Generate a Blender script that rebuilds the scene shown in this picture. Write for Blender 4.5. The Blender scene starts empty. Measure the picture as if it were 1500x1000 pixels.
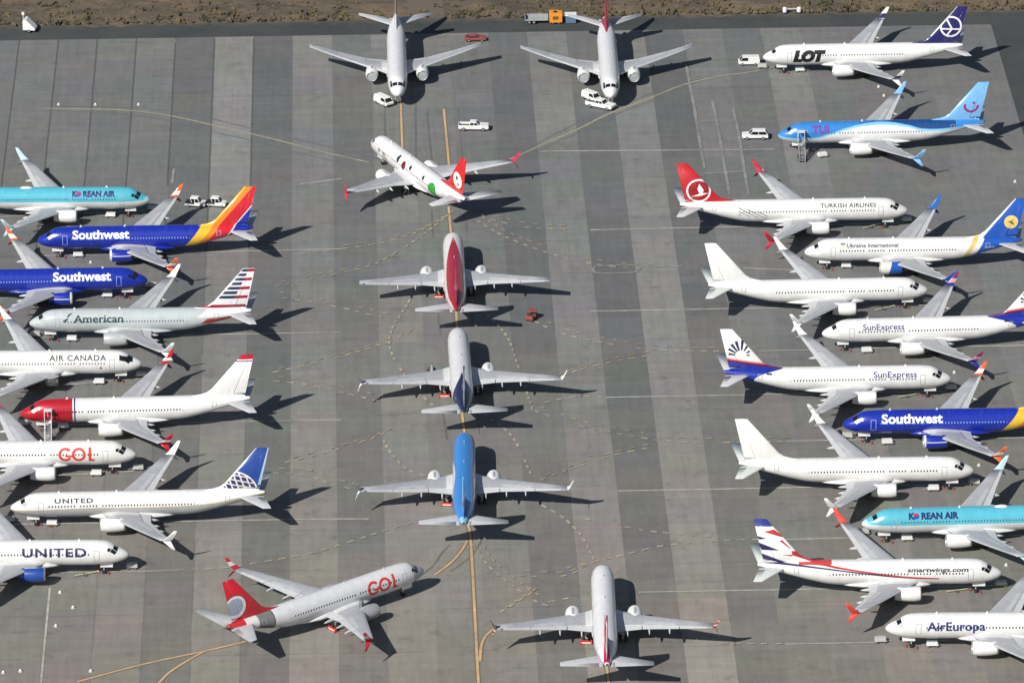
import bpy, bmesh, math, random
import numpy as np
from math import sin, cos, pi, radians as R, sqrt, asin, degrees
from mathutils import Vector, Matrix, Euler

rng = random.Random(7)
scene = bpy.context.scene
COL = scene.collection

# ------------------------------------------------------------------ helpers
def srgb(r, g, b):
    def f(c):
        c /= 255.0
        return c/12.92 if c <= .04045 else ((c+.055)/1.055)**2.4
    return (f(r), f(g), f(b))

def link(o, parent=None):
    COL.objects.link(o)
    if parent is not None:
        o.parent = parent
    return o

def empty(name, label, cat, group=None, loc=(0, 0, 0), rz=0.0):
    o = bpy.data.objects.new(name, None)
    o.empty_display_size = .5
    o.location = loc
    o.rotation_euler = (0, 0, rz)
    tag(o, label, cat, group)
    return link(o)

def tag(o, label=None, cat=None, group=None, kind=None):
    if label: o['label'] = label
    if cat: o['category'] = cat
    if group: o['group'] = group
    if kind: o['kind'] = kind
    return o

def mesh_from_bm(bm, name, mats=(), smooth=False):
    me = bpy.data.meshes.new(name)
    bm.normal_update()
    bm.to_mesh(me)
    bm.free()
    for m in mats:
        me.materials.append(m)
    if smooth:
        for p in me.polygons: p.use_smooth = True
    return me

def obj(name, me, parent=None, mat=None, loc=None, rot=None):
    o = bpy.data.objects.new(name, me)
    link(o, parent)
    if loc is not None: o.location = loc
    if rot is not None: o.rotation_euler = rot
    if mat is not None:
        if not me.materials: me.materials.append(mat)
        o.material_slots[0].link = 'OBJECT'
        o.material_slots[0].material = mat
    return o

def add_box(bm, x0, x1, y0, y1, z0, z1, mi=0):
    v = [bm.verts.new(p) for p in ((x0,y0,z0),(x1,y0,z0),(x1,y1,z0),(x0,y1,z0),(x0,y0,z1),(x1,y0,z1),(x1,y1,z1),(x0,y1,z1))]
    for f in ((0,3,2,1),(4,5,6,7),(0,1,5,4),(1,2,6,5),(2,3,7,6),(3,0,4,7)):
        bm.faces.new([v[i] for i in f]).material_index = mi
    return v

def add_prism(bm, prof, y0, y1, mi=0, taper=0.0):
    """profile in XZ, counter-clockwise, extruded in Y; taper pulls the top in"""
    zs = [p[1] for p in prof]; zm, zM = min(zs), max(zs)
    def ty(y, z, s): return y + s*taper*(z-zm)/max(zM-zm, 1e-6)
    a = [bm.verts.new((x, ty(y0, z, 1), z)) for x, z in prof]
    b = [bm.verts.new((x, ty(y1, z, -1), z)) for x, z in prof]
    n = len(prof)
    bm.faces.new(a).material_index = mi
    bm.faces.new(b[::-1]).material_index = mi
    for i in range(n):
        j = (i+1) % n
        bm.faces.new((a[j], a[i], b[i], b[j])).material_index = mi

def add_tube(bm, p, q, r, n=8, r2=None):
    p, q = Vector(p), Vector(q)
    r2 = r if r2 is None else r2
    d = (q-p).normalized()
    a = d.orthogonal().normalized(); b = d.cross(a)
    A = [bm.verts.new(p+(a*cos(2*pi*i/n)+b*sin(2*pi*i/n))*r) for i in range(n)]
    B = [bm.verts.new(q+(a*cos(2*pi*i/n)+b*sin(2*pi*i/n))*r2) for i in range(n)]
    for i in range(n):
        j = (i+1) % n
        bm.faces.new((A[i], A[j], B[j], B[i]))
    bm.faces.new(A[::-1]); bm.faces.new(B)

def add_lathe(bm, prof, n=24, axis='x', c=(0, 0, 0), caps=True):
    """prof: list of (t along axis, radius)"""
    rings = []
    for t, r in prof:
        ring = []
        for i in range(n):
            a = 2*pi*i/n
            if axis == 'x': p = (c[0]+t, c[1]+r*cos(a), c[2]+r*sin(a))
            elif axis == 'y': p = (c[0]+r*sin(a), c[1]+t, c[2]+r*cos(a))
            else: p = (c[0]+r*cos(a), c[1]+r*sin(a), c[2]+t)
            ring.append(bm.verts.new(p))
        rings.append(ring)
    loft_rings(bm, rings, caps)

def loft_rings(bm, rings, caps=True):
    n = len(rings[0])
    for k in range(len(rings)-1):
        A, B = rings[k], rings[k+1]
        for i in range(n):
            j = (i+1) % n
            bm.faces.new((A[i], A[j], B[j], B[i]))
    if caps:
        bm.faces.new(rings[0][::-1]); bm.faces.new(rings[-1])

def fix(bm):
    bmesh.ops.recalc_face_normals(bm, faces=bm.faces[:])
    return bm

def bevel(bm, w, seg=2, ang=35):
    bm.normal_update()
    es = [e for e in bm.edges if len(e.link_faces) == 2 and e.calc_face_angle(0) > R(ang)]
    bmesh.ops.bevel(bm, geom=es, offset=w, segments=seg, affect='EDGES', profile=.6, clamp_overlap=True)
    return bm

# ------------------------------------------------------------------ material helpers
def new_mat(name):
    m = bpy.data.materials.new(name)
    m.use_nodes = True
    nt = m.node_tree
    for n in list(nt.nodes): nt.nodes.remove(n)
    out = nt.nodes.new('ShaderNodeOutputMaterial')
    b = nt.nodes.new('ShaderNodeBsdfPrincipled')
    nt.links.new(b.outputs[0], out.inputs[0])
    return m, nt, b

def noise(nt, vec, scale, detail=3, rough=.55):
    n = nt.nodes.new('ShaderNodeTexNoise')
    n.inputs['Scale'].default_value = scale
    n.inputs['Detail'].default_value = detail
    n.inputs['Roughness'].default_value = rough
    if vec is not None: nt.links.new(vec, n.inputs['Vector'])
    return n.outputs['Fac']

def maprange(nt, v, a, b, c, d):
    n = nt.nodes.new('ShaderNodeMapRange')
    nt.links.new(v, n.inputs[0])
    for i, x in zip((1, 2, 3, 4), (a, b, c, d)): n.inputs[i].default_value = x
    return n.outputs[0]

def mixc(nt, fac, a, b, mode='MIX'):
    n = nt.nodes.new('ShaderNodeMix'); n.data_type = 'RGBA'; n.blend_type = mode
    for sock, val in ((n.inputs[0], fac), (n.inputs[6], a), (n.inputs[7], b)):
        if isinstance(val, (tuple, list)): sock.default_value = (*val[:3], 1)
        elif isinstance(val, (int, float)): sock.default_value = val
        else: nt.links.new(val, sock)
    return n.outputs[2]

def objco(nt):
    return nt.nodes.new('ShaderNodeTexCoord').outputs['Object']

_simple = {}
def paint(name, col, rough=.4, metal=0.0, var=.10, scale=1.2, coat=0.0):
    """plain paint with faint soiling"""
    if name in _simple: return _simple[name]
    m, nt, b = new_mat(name)
    co = objco(nt)
    f = maprange(nt, noise(nt, co, scale, 4), .35, .7, 1-var, 1.0)
    c = mixc(nt, 1.0, col, f, 'MULTIPLY')
    nt.links.new(c, b.inputs['Base Color'])
    b.inputs['Roughness'].default_value = rough
    b.inputs['Metallic'].default_value = metal
    b.inputs['Coat Weight'].default_value = coat
    _simple[name] = m
    return m

class E:
    """tiny expression builder over Math nodes"""
    def __init__(s, nt, v): s.nt, s.v = nt, v
    def _op(s, op, *args, rev=False):
        n = s.nt.nodes.new('ShaderNodeMath'); n.operation = op
        ops = [s]+list(args)
        if rev: ops = ops[::-1]
        for i, a in enumerate(ops):
            v = a.v if isinstance(a, E) else a
            if isinstance(v, (int, float)): n.inputs[i].default_value = v
            else: s.nt.links.new(v, n.inputs[i])
        return E(s.nt, n.outputs[0])
    def __add__(s, o): return s._op('ADD', o)
    __radd__ = __add__
    def __sub__(s, o): return s._op('SUBTRACT', o)
    def __rsub__(s, o): return s._op('SUBTRACT', o, rev=True)
    def __mul__(s, o): return s._op('MULTIPLY', o)
    __rmul__ = __mul__
    def gt(s, o): return s._op('GREATER_THAN', o)
    def lt(s, o): return s._op('LESS_THAN', o)
    def mx(s, o): return s._op('MAXIMUM', o)
    def mn(s, o): return s._op('MINIMUM', o)
    def abs(s): return s._op('ABSOLUTE')
    def sqrt(s): return s._op('SQRT')
    def fract(s): return s._op('FRACT')
    def floor(s): return s._op('FLOOR')
    def curve(s, pts, x0, x1, y0, y1):
        """piecewise smooth curve y(x)"""
        t = (s - x0)*(1.0/(x1-x0))
        n = s.nt.nodes.new('ShaderNodeFloatCurve')
        c = n.mapping.curves[0]
        P = [((x-x0)/(x1-x0), (y-y0)/(y1-y0)) for x, y in pts]
        c.points[0].location = P[0]; c.points[-1].location = P[-1]
        for p in P[1:-1]: c.points.new(*p)
        n.mapping.update()
        s.nt.links.new(t.v, n.inputs['Value'])
        return E(s.nt, n.outputs[0])*(y1-y0) + y0

def dist(S, Z, s0, z0): 
    a, b = S-s0, Z-z0
    return (a*a+b*b).sqrt()
def disc(S, Z, s0, z0, r): return dist(S, Z, s0, z0).lt(r)
def ring(S, Z, s0, z0, r, w): return (dist(S, Z, s0, z0)-r).abs().lt(w/2)
def poly(S, Z, pts):
    """convex polygon mask in the S,Z plane"""
    a = sum(pts[i][0]*pts[(i+1) % len(pts)][1]-pts[(i+1) % len(pts)][0]*pts[i][1] for i in range(len(pts)))
    if a < 0: pts = pts[::-1]
    out = None
    for i in range(len(pts)):
        (x0, y0), (x1, y1) = pts[i], pts[(i+1) % len(pts)]
        m = ((Z-y0)*(x1-x0) - (S-x0)*(y1-y0)).gt(0.0)
        out = m if out is None else out*m
    return out
def band(v, a, b): return v.gt(a)*v.lt(b)

def livery(name, base, layers=(), rough=.32, soff=0.0, metal=0.0, panels=True):
    """painted skin in the aeroplane's own coordinates: S metres aft of the nose, Y to its left, Z above ground"""
    m, nt, b = new_mat(name)
    co = objco(nt)
    sx = nt.nodes.new('ShaderNodeSeparateXYZ'); nt.links.new(co, sx.inputs[0])
    X, Y, Z = (E(nt, o) for o in sx.outputs)
    S = (19.5+soff) - X
    c = base
    for col, fn in layers:
        c = mixc(nt, fn(S, Y, Z).v, c, col)
    # skin joints and soiling
    seam = ((S*(1/1.52)).fract()-.5).abs().gt(.485).mx((Z-4.62).abs().lt(.022)).mx((Z-3.2).abs().lt(.022)).mx((Z-2.45).abs().lt(.02))
    k = maprange(nt, noise(nt, co, .9, 5, .6), .35, .75, .88, 1.0)
    c = mixc(nt, 1.0, c, k, 'MULTIPLY')
    mp = nt.nodes.new('ShaderNodeMapping'); nt.links.new(co, mp.inputs[0]); mp.inputs['Scale'].default_value = (2.2, .5, .35)
    c = mixc(nt, maprange(nt, noise(nt, mp.outputs[0], 1.1, 4, .65), .58, .80, 0, .22), c, (.30, .28, .25))
    if panels:
        c = mixc(nt, (seam*.20).v, c, (.12, .12, .13))
    nt.links.new(c, b.inputs['Base Color'])
    b.inputs['Roughness'].default_value = rough
    b.inputs['Metallic'].default_value = metal
    b.inputs['Coat Weight'].default_value = .3
    b.inputs['Coat Roughness'].default_value = .1
    return m

# ------------------------------------------------------------------ plain materials
WHITE = (.80, .80, .79)
M = {}
M['white'] = paint('white_paint', WHITE, .35, var=.08)
M['off_white'] = paint('off_white_paint', (.62, .61, .57), .5, var=.15)
M['wing_grey'] = paint('wing_grey_paint', (.40, .41, .44), .45, var=.14, scale=.7)
M['panel_grey'] = paint('panel_grey_paint', (.52, .53, .55), .45, var=.14, scale=.8)
M['flap'] = paint('flap_paint', (.60, .61, .62), .42, var=.12)
M['metal'] = paint('bare_metal', (.66, .67, .68), .3, .55, var=.12)
M['dark_metal'] = paint('exhaust_metal', (.10, .095, .09), .45, .6, var=.25)
M['tyre'] = paint('tyre_rubber', (.02, .02, .021), .8)
M['strut'] = paint('gear_strut_paint', (.55, .56, .57), .4)
M['glass'] = paint('dark_glass', (.012, .014, .018), .08, var=.02)
M['frame'] = paint('window_frame_metal', (.45, .46, .48), .35, .4)
M['red'] = paint('red_cover', (.55, .045, .03), .55)
M['red_fabric'] = paint('red_fabric', (.42, .06, .05), .7)
M['black'] = paint('black_plastic', (.02, .02, .02), .6)
M['grey'] = paint('grey_steel', (.32, .33, .34), .5)
M['pale'] = paint('pale_steel', (.55, .55, .50), .5)
M['orange'] = paint('orange_paint', (.80, .30, .03), .5)
M['blue_box'] = paint('blue_grey_paint', (.10, .19, .30), .5)
M['cover_grey'] = paint('inlet_cover', (.36, .40, .40), .6)
M['pink_paint'] = paint('faded_red_paint', (.55, .13, .14), .5)
M['lamp'] = paint('lamp_glass', (.75, .74, .65), .1)
M['yellow_gear'] = paint('pale_yellow_paint', (.62, .58, .36), .5)

# ------------------------------------------------------------------ aeroplane geometry
# frame: X forward (0 at the main gear, nose at +19.5), Y left, Z up from the ground
ST = [ # s, top, bottom, half width
 (0.00,3.28,3.18,.05),(.06,3.46,3.02,.24),(.2,3.66,2.86,.43),(.5,3.92,2.64,.71),(1.0,4.22,2.40,1.0),(1.6,4.52,2.19,1.24),
 (2.1,4.80,2.06,1.38),(2.7,5.20,1.95,1.52),(3.2,5.44,1.88,1.61),(4.0,5.62,1.81,1.72),(5.0,5.69,1.75,1.81),(6.2,5.72,1.71,1.86),
 (7.5,5.73,1.70,1.88),(12,5.73,1.70,1.88),(18,5.73,1.70,1.88),(24.5,5.73,1.70,1.88),(26,5.73,1.77,1.88),(27.5,5.73,1.96,1.86),(29,5.72,2.30,1.80),
 (30.5,5.71,2.68,1.70),(32,5.69,3.10,1.55),(33.5,5.66,3.52,1.33),(35,5.62,3.95,1.06),(36.4,5.56,4.36,.77),(37.5,5.49,4.68,.53),(38.2,5.42,4.88,.36),(38.45,5.36,4.97,.27)]
SA = np.array(ST)
def _pchip(x, y, q):
    h = np.diff(x); d = np.diff(y)/h
    m = np.zeros_like(y)
    for i in range(1, len(x)-1):
        if d[i-1]*d[i] > 0:
            w1, w2 = 2*h[i]+h[i-1], h[i]+2*h[i-1]
            m[i] = (w1+w2)/(w1/d[i-1]+w2/d[i])
    m[0], m[-1] = d[0], d[-1]
    i = np.clip(np.searchsorted(x, q)-1, 0, len(x)-2)
    t = (q-x[i])/h[i]
    return ((1+2*t)*(1-t)**2*y[i]+t*(1-t)**2*h[i]*m[i]+t*t*(3-2*t)*y[i+1]+t*t*(t-1)*h[i]*m[i+1])
def prof(s):
    s = min(max(s, 0.0), 38.45)
    return tuple(float(_pchip(SA[:, 0], SA[:, k], s)) for k in (1, 2, 3))

class Body:
    """a fuselage length: fwd/aft plugs in metres"""
    def __init__(self, fwd=0.0, aft=0.0): self.fwd, self.aft = fwd, aft
    def x(self, s):                      # s measured on the short body
        x = 19.5-s
        if s < 11: x += self.fwd
        elif s < 12: x += self.fwd*(12-s)
        if s > 25: x -= self.aft
        elif s > 24: x -= self.aft*(s-24)
        return x
    def s_of_nose(self, d):              # distance from this body's nose -> s on the short body
        lo, hi = 0.0, 38.45
        for _ in range(40):
            m = (lo+hi)/2
            if self.x(0)-self.x(m) < d: lo = m
            else: hi = m
        return (lo+hi)/2
    def pt(self, s, phi, side, off=0.0):
        t, b, w = prof(s)
        zc, hh = (t+b)/2, (t-b)/2
        return (self.x(s), side*(w+off)*cos(phi), zc+(hh+off)*sin(phi))
SHORT, LONG = Body(), Body(1.5, 1.15)

def phi_of(f):
    """height on the visible flank, 0 at its upper outline and 1 at its lower one, as an angle above the belt"""
    return R(21.6)+asin(max(-1, min(1, 1-2*f)))

def build_fuselage(body, name):
    bm = bmesh.new()
    ss = [0, .03, .06, .12, .2, .35, .5, .75, 1, 1.3, 1.6, 1.85, 2.1, 2.4, 2.7, 2.95, 3.2, 3.6, 4, 4.5, 5, 5.6, 6.2, 7.5, 9, 11, 12, 14, 16, 18, 20, 22, 24, 25] + \
         list(np.arange(25.5, 38.21, .55)) + [38.2, 38.45]
    rings = []
    n = 40
    for s in ss:
        t, b, w = prof(s)
        zc, hh = (t+b)/2, (t-b)/2
        rings.append([bm.verts.new((body.x(s), w*cos(2*pi*i/n), zc+hh*sin(2*pi*i/n))) for i in range(n)])
    loft_rings(bm, rings)
    fix(bm)
    return mesh_from_bm(bm, name, smooth=True)

def naca(c): return 5*(.2969*sqrt(max(c, 0))-.126*c-.3516*c*c+.2843*c**3-.1036*c**4)
CH = [0, .006, .02, .05, .1, .18, .3, .45, .6, .75, .88, 1.0]
def airfoil(c0, c1, n=9):
    cs = [c0+(c1-c0)*(.5-.5*cos(pi*i/(n-1))) for i in range(n)]
    return [(c, naca(c)) for c in cs[::-1]]+[(c, -naca(c)) for c in cs[(1 if c0 == 0 else 0):]]

# wing: y, leading edge s, chord, z, thickness ratio
WG = np.array([(1.0,12.5,8.65,2.28,.14),(1.9,13.5,7.65,2.40,.14),(3.2,14.65,6.5,2.55,.13),(5.8,16.25,4.95,2.86,.12),(11.5,19.75,3.2,3.72,.11),(16.7,23.0,1.68,4.60,.10)])
def wsec(y): return [float(np.interp(y, WG[:, 0], WG[:, k])) for k in (1, 2, 3, 4)]
def wing_piece(bm, ys, c0, c1, side, n=9, dz=0.0, tscale=1.0):
    rings = []
    for y in ys:
        le, ch, z, t = wsec(y)
        ring = []
        for c, h in airfoil(c0, c1, n):
            ring.append(bm.verts.new((19.5-(le+c*ch), side*y, z+dz+h*t*ch*tscale+.012*ch*(1-c))))
        rings.append(ring)
    loft_rings(bm, rings)

def sec_loft(secs, c0=0.0, c1=1.0, n=8):
    """secs: dicts with le point, chord vector, normal, half thickness"""
    bm = bmesh.new(); rings = []
    for le, cv, nv, ht in secs:
        le, cv, nv = Vector(le), Vector(cv), Vector(nv).normalized()
        rings.append([bm.verts.new(le+cv*c+nv*(h*ht/.5/.5*.5)) for c, h in airfoil(c0, c1, n)])
    loft_rings(bm, rings)
    return fix(bm)

def winglet_secs(side, up=True):
    if up:
        d = [(16.68,23.0,1.68,4.60,.08),(16.95,23.35,1.42,4.76,.07),(17.15,23.75,1.22,5.1,.055),(17.45,24.55,.86,5.95,.04),(17.7,25.2,.5,6.7,.025)]
    else:
        d = [(16.72,23.3,1.28,4.54,.06),(16.98,23.6,1.12,4.4,.05),(17.2,24.0,.9,4.1,.04),(17.55,24.9,.45,3.35,.02)]
    out = []
    for i, (y, s, c, z, ht) in enumerate(d):
        a, b = d[max(i-1, 0)], d[min(i+1, len(d)-1)]
        ty, tz = b[0]-a[0], b[3]-a[3]
        out.append(((19.5-s, side*y, z), (-c, 0, 0), (0, -side*tz, ty), ht))
    return out

# fin: z, leading edge, trailing edge, half thickness
FN = [(4.95,28.0,37.35,.30),(5.70,28.3,37.50,.30),(5.95,29.9,37.56,.29),(6.3,31.1,37.64,.28),(6.9,31.95,37.78,.27),(12.95,37.1,39.15,.13)]
def fin_hinge(z): 
    mle = float(np.interp(z, [4.95, 12.95], [30.3, 37.1])); te = float(np.interp(z, [4.95, 12.95], [37.3, 39.15]))
    return te-.30*(te-mle)
def fin_secs(part):
    out = []
    for z, le, te, ht in FN:
        out.append((z, le, te, ht))
    return out
def build_fin(part):
    bm = bmesh.new(); rings = []
    for z, le, te, ht in FN:
        if part == 'rudder':
            if z < 5.9: continue
        ch = te-le; ck = (fin_hinge(z)-le)/ch
        c0, c1 = (0, ck-.004) if part == 'fin' else (ck+.004, 1)
        if z < 5.9 and part == 'fin': c1 = 1
        rings.append([bm.verts.new((19.5-(le+c*ch), h/.5*ht, z)) for c, h in airfoil(c0, c1, 9)])
    loft_rings(bm, rings)
    if part == 'fin':
        pass
    return fix(bm)

TP = [(.45,33.6,4.55,4.72,.095),(1.2,34.35,3.95,4.80,.095),(7.15,38.05,1.38,5.52,.08)]
def build_tailplane(side, part):
    bm = bmesh.new(); rings = []
    c0, c1 = (0, .70) if part == 'main' else (.706, 1)
    for y, le, ch, z, t in TP:
        if part == 'elevator' and y < 1: continue
        rings.append([bm.verts.new((19.5-(le+c*ch), side*y, z+h*t*ch)) for c, h in airfoil(c0, c1, 8)])
    loft_rings(bm, rings)
    if part == 'main':   # inboard trailing piece
        rings = []
        for y in (.45, 1.19):
            le, ch, z, t = [float(np.interp(y, [q[0] for q in TP], [q[k] for q in TP])) for k in (1, 2, 3, 4)]
            rings.append([bm.verts.new((19.5-(le+c*ch), side*y, z+h*t*ch)) for c, h in airfoil(.70, 1, 8)])
        loft_rings(bm, rings)
    return fix(bm)

NAC = [(11.55,.92),(11.58,.97),(11.72,1.05),(12.1,1.14),(12.8,1.2),(13.6,1.19),(14.6,1.12),(15.3,1.02),(15.7,.93)]
EY, EZ = 4.83, 2.12
EO = 1.45        # the inlet sits this far aft of the datum used in the profiles
def P(s): return 19.5-s
def PE(s): return 19.5-EO-s

MESH = {}
def build_meshes():
    for b, nm in ((SHORT, 'fuselage_short'), (LONG, 'fuselage_long')): MESH[nm] = build_fuselage(b, nm)
    # belly fairing
    bm = bmesh.new(); rings = []
    for s, w, t, bo in ((10.8,.6,2.1,1.72),(11.6,1.35,2.4,1.58),(13,1.98,2.85,1.42),(16,2.12,3.0,1.36),(19.5,2.12,2.95,1.38),(22,1.95,2.7,1.48),(24,1.4,2.35,1.66),(25.2,.7,2.0,1.74)):
        rings.append([bm.verts.new((P(s), w*cos(a)*(1-.0*abs(sin(a))), (t+bo)/2+(t-bo)/2*sin(a))) for a in [2*pi*i/28 for i in range(28)]])
    loft_rings(bm, rings); fix(bm)
    MESH['fairing'] = mesh_from_bm(bm, 'wing_body_fairing', smooth=True)
    for side, nm in ((1, 'l'), (-1, 'r')):
        bm = bmesh.new()
        wing_piece(bm, [1.0,1.9,3.2,5.8,8.5,11.5,14,16.7], .075, .755, side)
        wing_piece(bm, [1.0, 1.86], .755, 1, side, 5)
        wing_piece(bm, [15.74, 16.7], .755, 1, side, 5)
        fix(bm); me = mesh_from_bm(bm, 'wing_box', smooth=True); MESH['wing_'+nm] = me
        bm = bmesh.new(); wing_piece(bm, [1.0,1.9,3.2,5.8,8.5,11.5,14,16.7], 0, .073, side, 7); fix(bm)
        MESH['slat_'+nm] = mesh_from_bm(bm, 'slat', smooth=True)
        bm = bmesh.new(); wing_piece(bm, [1.92,3.2,5.74], .762, 1, side, 5, dz=-.015); fix(bm); MESH['flapi_'+nm] = mesh_from_bm(bm, 'flap_inner')
        bm = bmesh.new(); wing_piece(bm, [5.86,8.5,11.44], .762, 1, side, 5, dz=-.015); fix(bm); MESH['flapo_'+nm] = mesh_from_bm(bm, 'flap_outer')
        bm = bmesh.new(); wing_piece(bm, [11.55,14,15.68], .762, 1, side, 5, dz=-.01); fix(bm); MESH['ail_'+nm] = mesh_from_bm(bm, 'aileron')
        bm = bmesh.new(); wing_piece(bm, [6.2,8.3,10.9], .52, .70, side, 4, dz=.03, tscale=1.0); fix(bm); MESH['spo_'+nm] = mesh_from_bm(bm, 'spoiler')
        MESH['wlu_'+nm] = mesh_from_bm(sec_loft(winglet_secs(side, True)), 'winglet_blade', smooth=True)
        MESH['wld_'+nm] = mesh_from_bm(sec_loft(winglet_secs(side, False)), 'winglet_fin', smooth=True)
        for i, y in enumerate((3.55, 6.9, 10.0)):
            le, ch, z, t = wsec(y)
            bm = bmesh.new(); rings = []
            te = le+ch; L = 3.4-.45*i
            for k, (u, r) in enumerate(((0,.03),(.12,.16),(.35,.24),(.6,.25),(.82,.17),(1,.03))):
                s = te-L*.62+u*L; zc = z-.26-.16*u
                rings.append([bm.verts.new((P(s), side*y+r*.62*cos(a), zc+r*1.15*sin(a))) for a in [2*pi*q/10 for q in range(10)]])
            loft_rings(bm, rings); fix(bm)
            MESH[f'fair{i}_'+nm] = mesh_from_bm(bm, 'flap_track_fairing', smooth=True)
        # engine pieces
        cy = side*EY
        bm = bmesh.new()
        # outer skin then inner duct back to the fan face
        add_lathe(bm, [(PE(s), r) for s, r in NAC[2:]]+[(PE(15.6), .87), (PE(15.0), .84)], 32, 'x', (0, cy, EZ), caps=False)
        fix(bm); MESH['nac_'+nm] = mesh_from_bm(bm, 'nacelle', smooth=True)
        bm = bmesh.new()
        add_lathe(bm, [(PE(11.72), 1.05), (PE(11.62), 1.0), (PE(11.56), .94), (PE(11.58), .90), (PE(11.75), .86), (PE(12.5), .845)], 32, 'x', (0, cy, EZ), caps=False)
        fix(bm); MESH['lip_'+nm] = mesh_from_bm(bm, 'inlet_lip', smooth=True)
        bm = bmesh.new()
        add_lathe(bm, [(PE(12.35), .85), (PE(12.36), .25), (PE(12.2), .18), (PE(11.98), .03)], 24, 'x', (0, cy, EZ), caps=True)
        for k in range(18):
            a = 2*pi*k/18; a2 = a+.22
            v = [bm.verts.new((PE(12.22-.04), cy+.24*cos(a), EZ+.24*sin(a))), bm.verts.new((PE(12.22), cy+.82*cos(a), EZ+.82*sin(a))),
                 bm.verts.new((PE(12.30), cy+.82*cos(a2), EZ+.82*sin(a2))), bm.verts.new((PE(12.30), cy+.24*cos(a2), EZ+.24*sin(a2)))]
            bm.faces.new(v)
        fix(bm); MESH['fan_'+nm] = mesh_from_bm(bm, 'fan')
        bm = bmesh.new(); add_lathe(bm, [(PE(11.85), .875), (PE(11.74), .80), (PE(11.70), .4), (PE(11.69), .02)], 24, 'x', (0, cy, EZ), caps=True)
        add_box(bm, PE(11.70), PE(11.66), cy-.5, cy+.5, EZ-.05, EZ+.05)
        fix(bm); MESH['cover_'+nm] = mesh_from_bm(bm, 'inlet_plug')
        bm = bmesh.new()
        add_lathe(bm, [(PE(15.0), .80), (PE(15.9), .70), (PE(16.7), .56), (PE(17.2), .46), (PE(17.15), .36), (PE(17.3), .30), (PE(18.0), .05)], 24, 'x', (0, cy, EZ), caps=True)
        fix(bm); MESH['exh_'+nm] = mesh_from_bm(bm, 'exhaust', smooth=True)
        bm = bmesh.new()
        add_lathe(bm, [(PE(12.4), .5), (PE(12.5), .86), (PE(12.9), .86), (PE(13.0), .62), (PE(14.2), .58), (PE(14.4), .7), (PE(15.0), .78)], 20, 'x', (0, cy, EZ), caps=True)
        for k in range(10):
            a = 2*pi*k/10
            add_tube(bm, (PE(12.9), cy+.72*cos(a), EZ+.72*sin(a)), (PE(14.8), cy+.66*cos(a+.5), EZ+.66*sin(a+.5)), .07, 6)
        fix(bm); MESH['core_'+nm] = mesh_from_bm(bm, 'engine_core')
        bm = bmesh.new(); rings = []
        for s, zt, zb, w in ((12.4,3.26,3.12,.10),(13.2,3.42,2.8,.19),(14.4,3.34,2.5,.22),(15.4,3.02,2.3,.22),(16.6,2.80,2.3,.18),(18.0,2.62,2.4,.06)):
            rings.append([bm.verts.new((PE(s), cy+y, z)) for y, z in ((w, zb), (w, zt-.05), (w*.4, zt), (-w*.4, zt), (-w, zt-.05), (-w, zb))])
        loft_rings(bm, rings); fix(bm); MESH['pyl_'+nm] = mesh_from_bm(bm, 'pylon', smooth=False)
        for p in ('main', 'elevator'):
            MESH[f'tp_{p}_'+nm] = mesh_from_bm(build_tailplane(side, p), 'tailplane_'+p, smooth=True)
        # main gear
        bm = bmesh.new()
        add_tube(bm, (-.05, side*2.86, 2.45), (-.1, side*2.86, .62), .13, 10)
        add_tube(bm, (-.1, side*2.4, .57), (-.1, side*3.3, .57), .09, 8)
        add_tube(bm, (-.05, side*2.8, 1.3), (-.05, side*1.6, 2.1), .07, 8)
        add_box(bm, -.5, .45, side*3.02, side*3.06, 1.1, 2.3)
        fix(bm); MESH['mgear_'+nm] = mesh_from_bm(bm, 'main_gear_strut')
        for q, y in ((0, 2.43), (1, 3.29)):
            bm = bmesh.new()
            add_lathe(bm, [(-.17, .2), (-.19, .4), (-.15, .53), (-.06, .565), (.06, .565), (.15, .53), (.19, .4), (.17, .2)], 20, 'y', (-.1, side*y, .567))
            fix(bm); MESH[f'mwheel{q}_'+nm] = mesh_from_bm(bm, 'main_wheel', smooth=True)
        bm = bmesh.new()
        add_box(bm, -.95, -.72, side*2.86-.95, side*2.86+.95, .02, .62)
        add_box(bm, -1.15, -.5, side*2.86-.95, side*2.86-.8, .0, .36); add_box(bm, -1.15, -.5, side*2.86+.8, side*2.86+.95, .0, .36)
        bevel(bm, .03, 1); MESH['wcov_'+nm] = mesh_from_bm(bm, 'gear_guard_board')
        bm = bmesh.new(); add_box(bm, -.965, -.955, side*2.86-.85, side*2.86+.85, .16, .34); MESH['wstr_'+nm] = mesh_from_bm(bm, 'guard_stripe')
    MESH['fin'] = mesh_from_bm(build_fin('fin'), 'tail_fin', smooth=True)
    MESH['rudder'] = mesh_from_bm(build_fin('rudder'), 'rudder', smooth=True)
    for side in (1, -1):      # horizontal tail stays on the body
        pass
    # nose gear at s = 4
    bm = bmesh.new()
    add_tube(bm, (P(4.0), 0, 1.9), (P(4.05), 0, .4), .1, 10)
    add_tube(bm, (P(4.05), -.32, .35), (P(4.05), .32, .35), .06, 8)
    add_tube(bm, (P(3.9), 0, 1.1), (P(3.1), 0, 1.9), .05, 6)
    fix(bm); MESH['ngear'] = mesh_from_bm(bm, 'nose_gear_strut')
    for q, y in ((0, .22), (1, -.22)):
        bm = bmesh.new()
        add_lathe(bm, [(-.1, .12), (-.11, .25), (-.07, .33), (.07, .33), (.11, .25), (.1, .12)], 16, 'y', (P(4.05), y, .345))
        fix(bm); MESH[f'nwheel{q}'] = mesh_from_bm(bm, 'nose_wheel', smooth=True)
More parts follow.
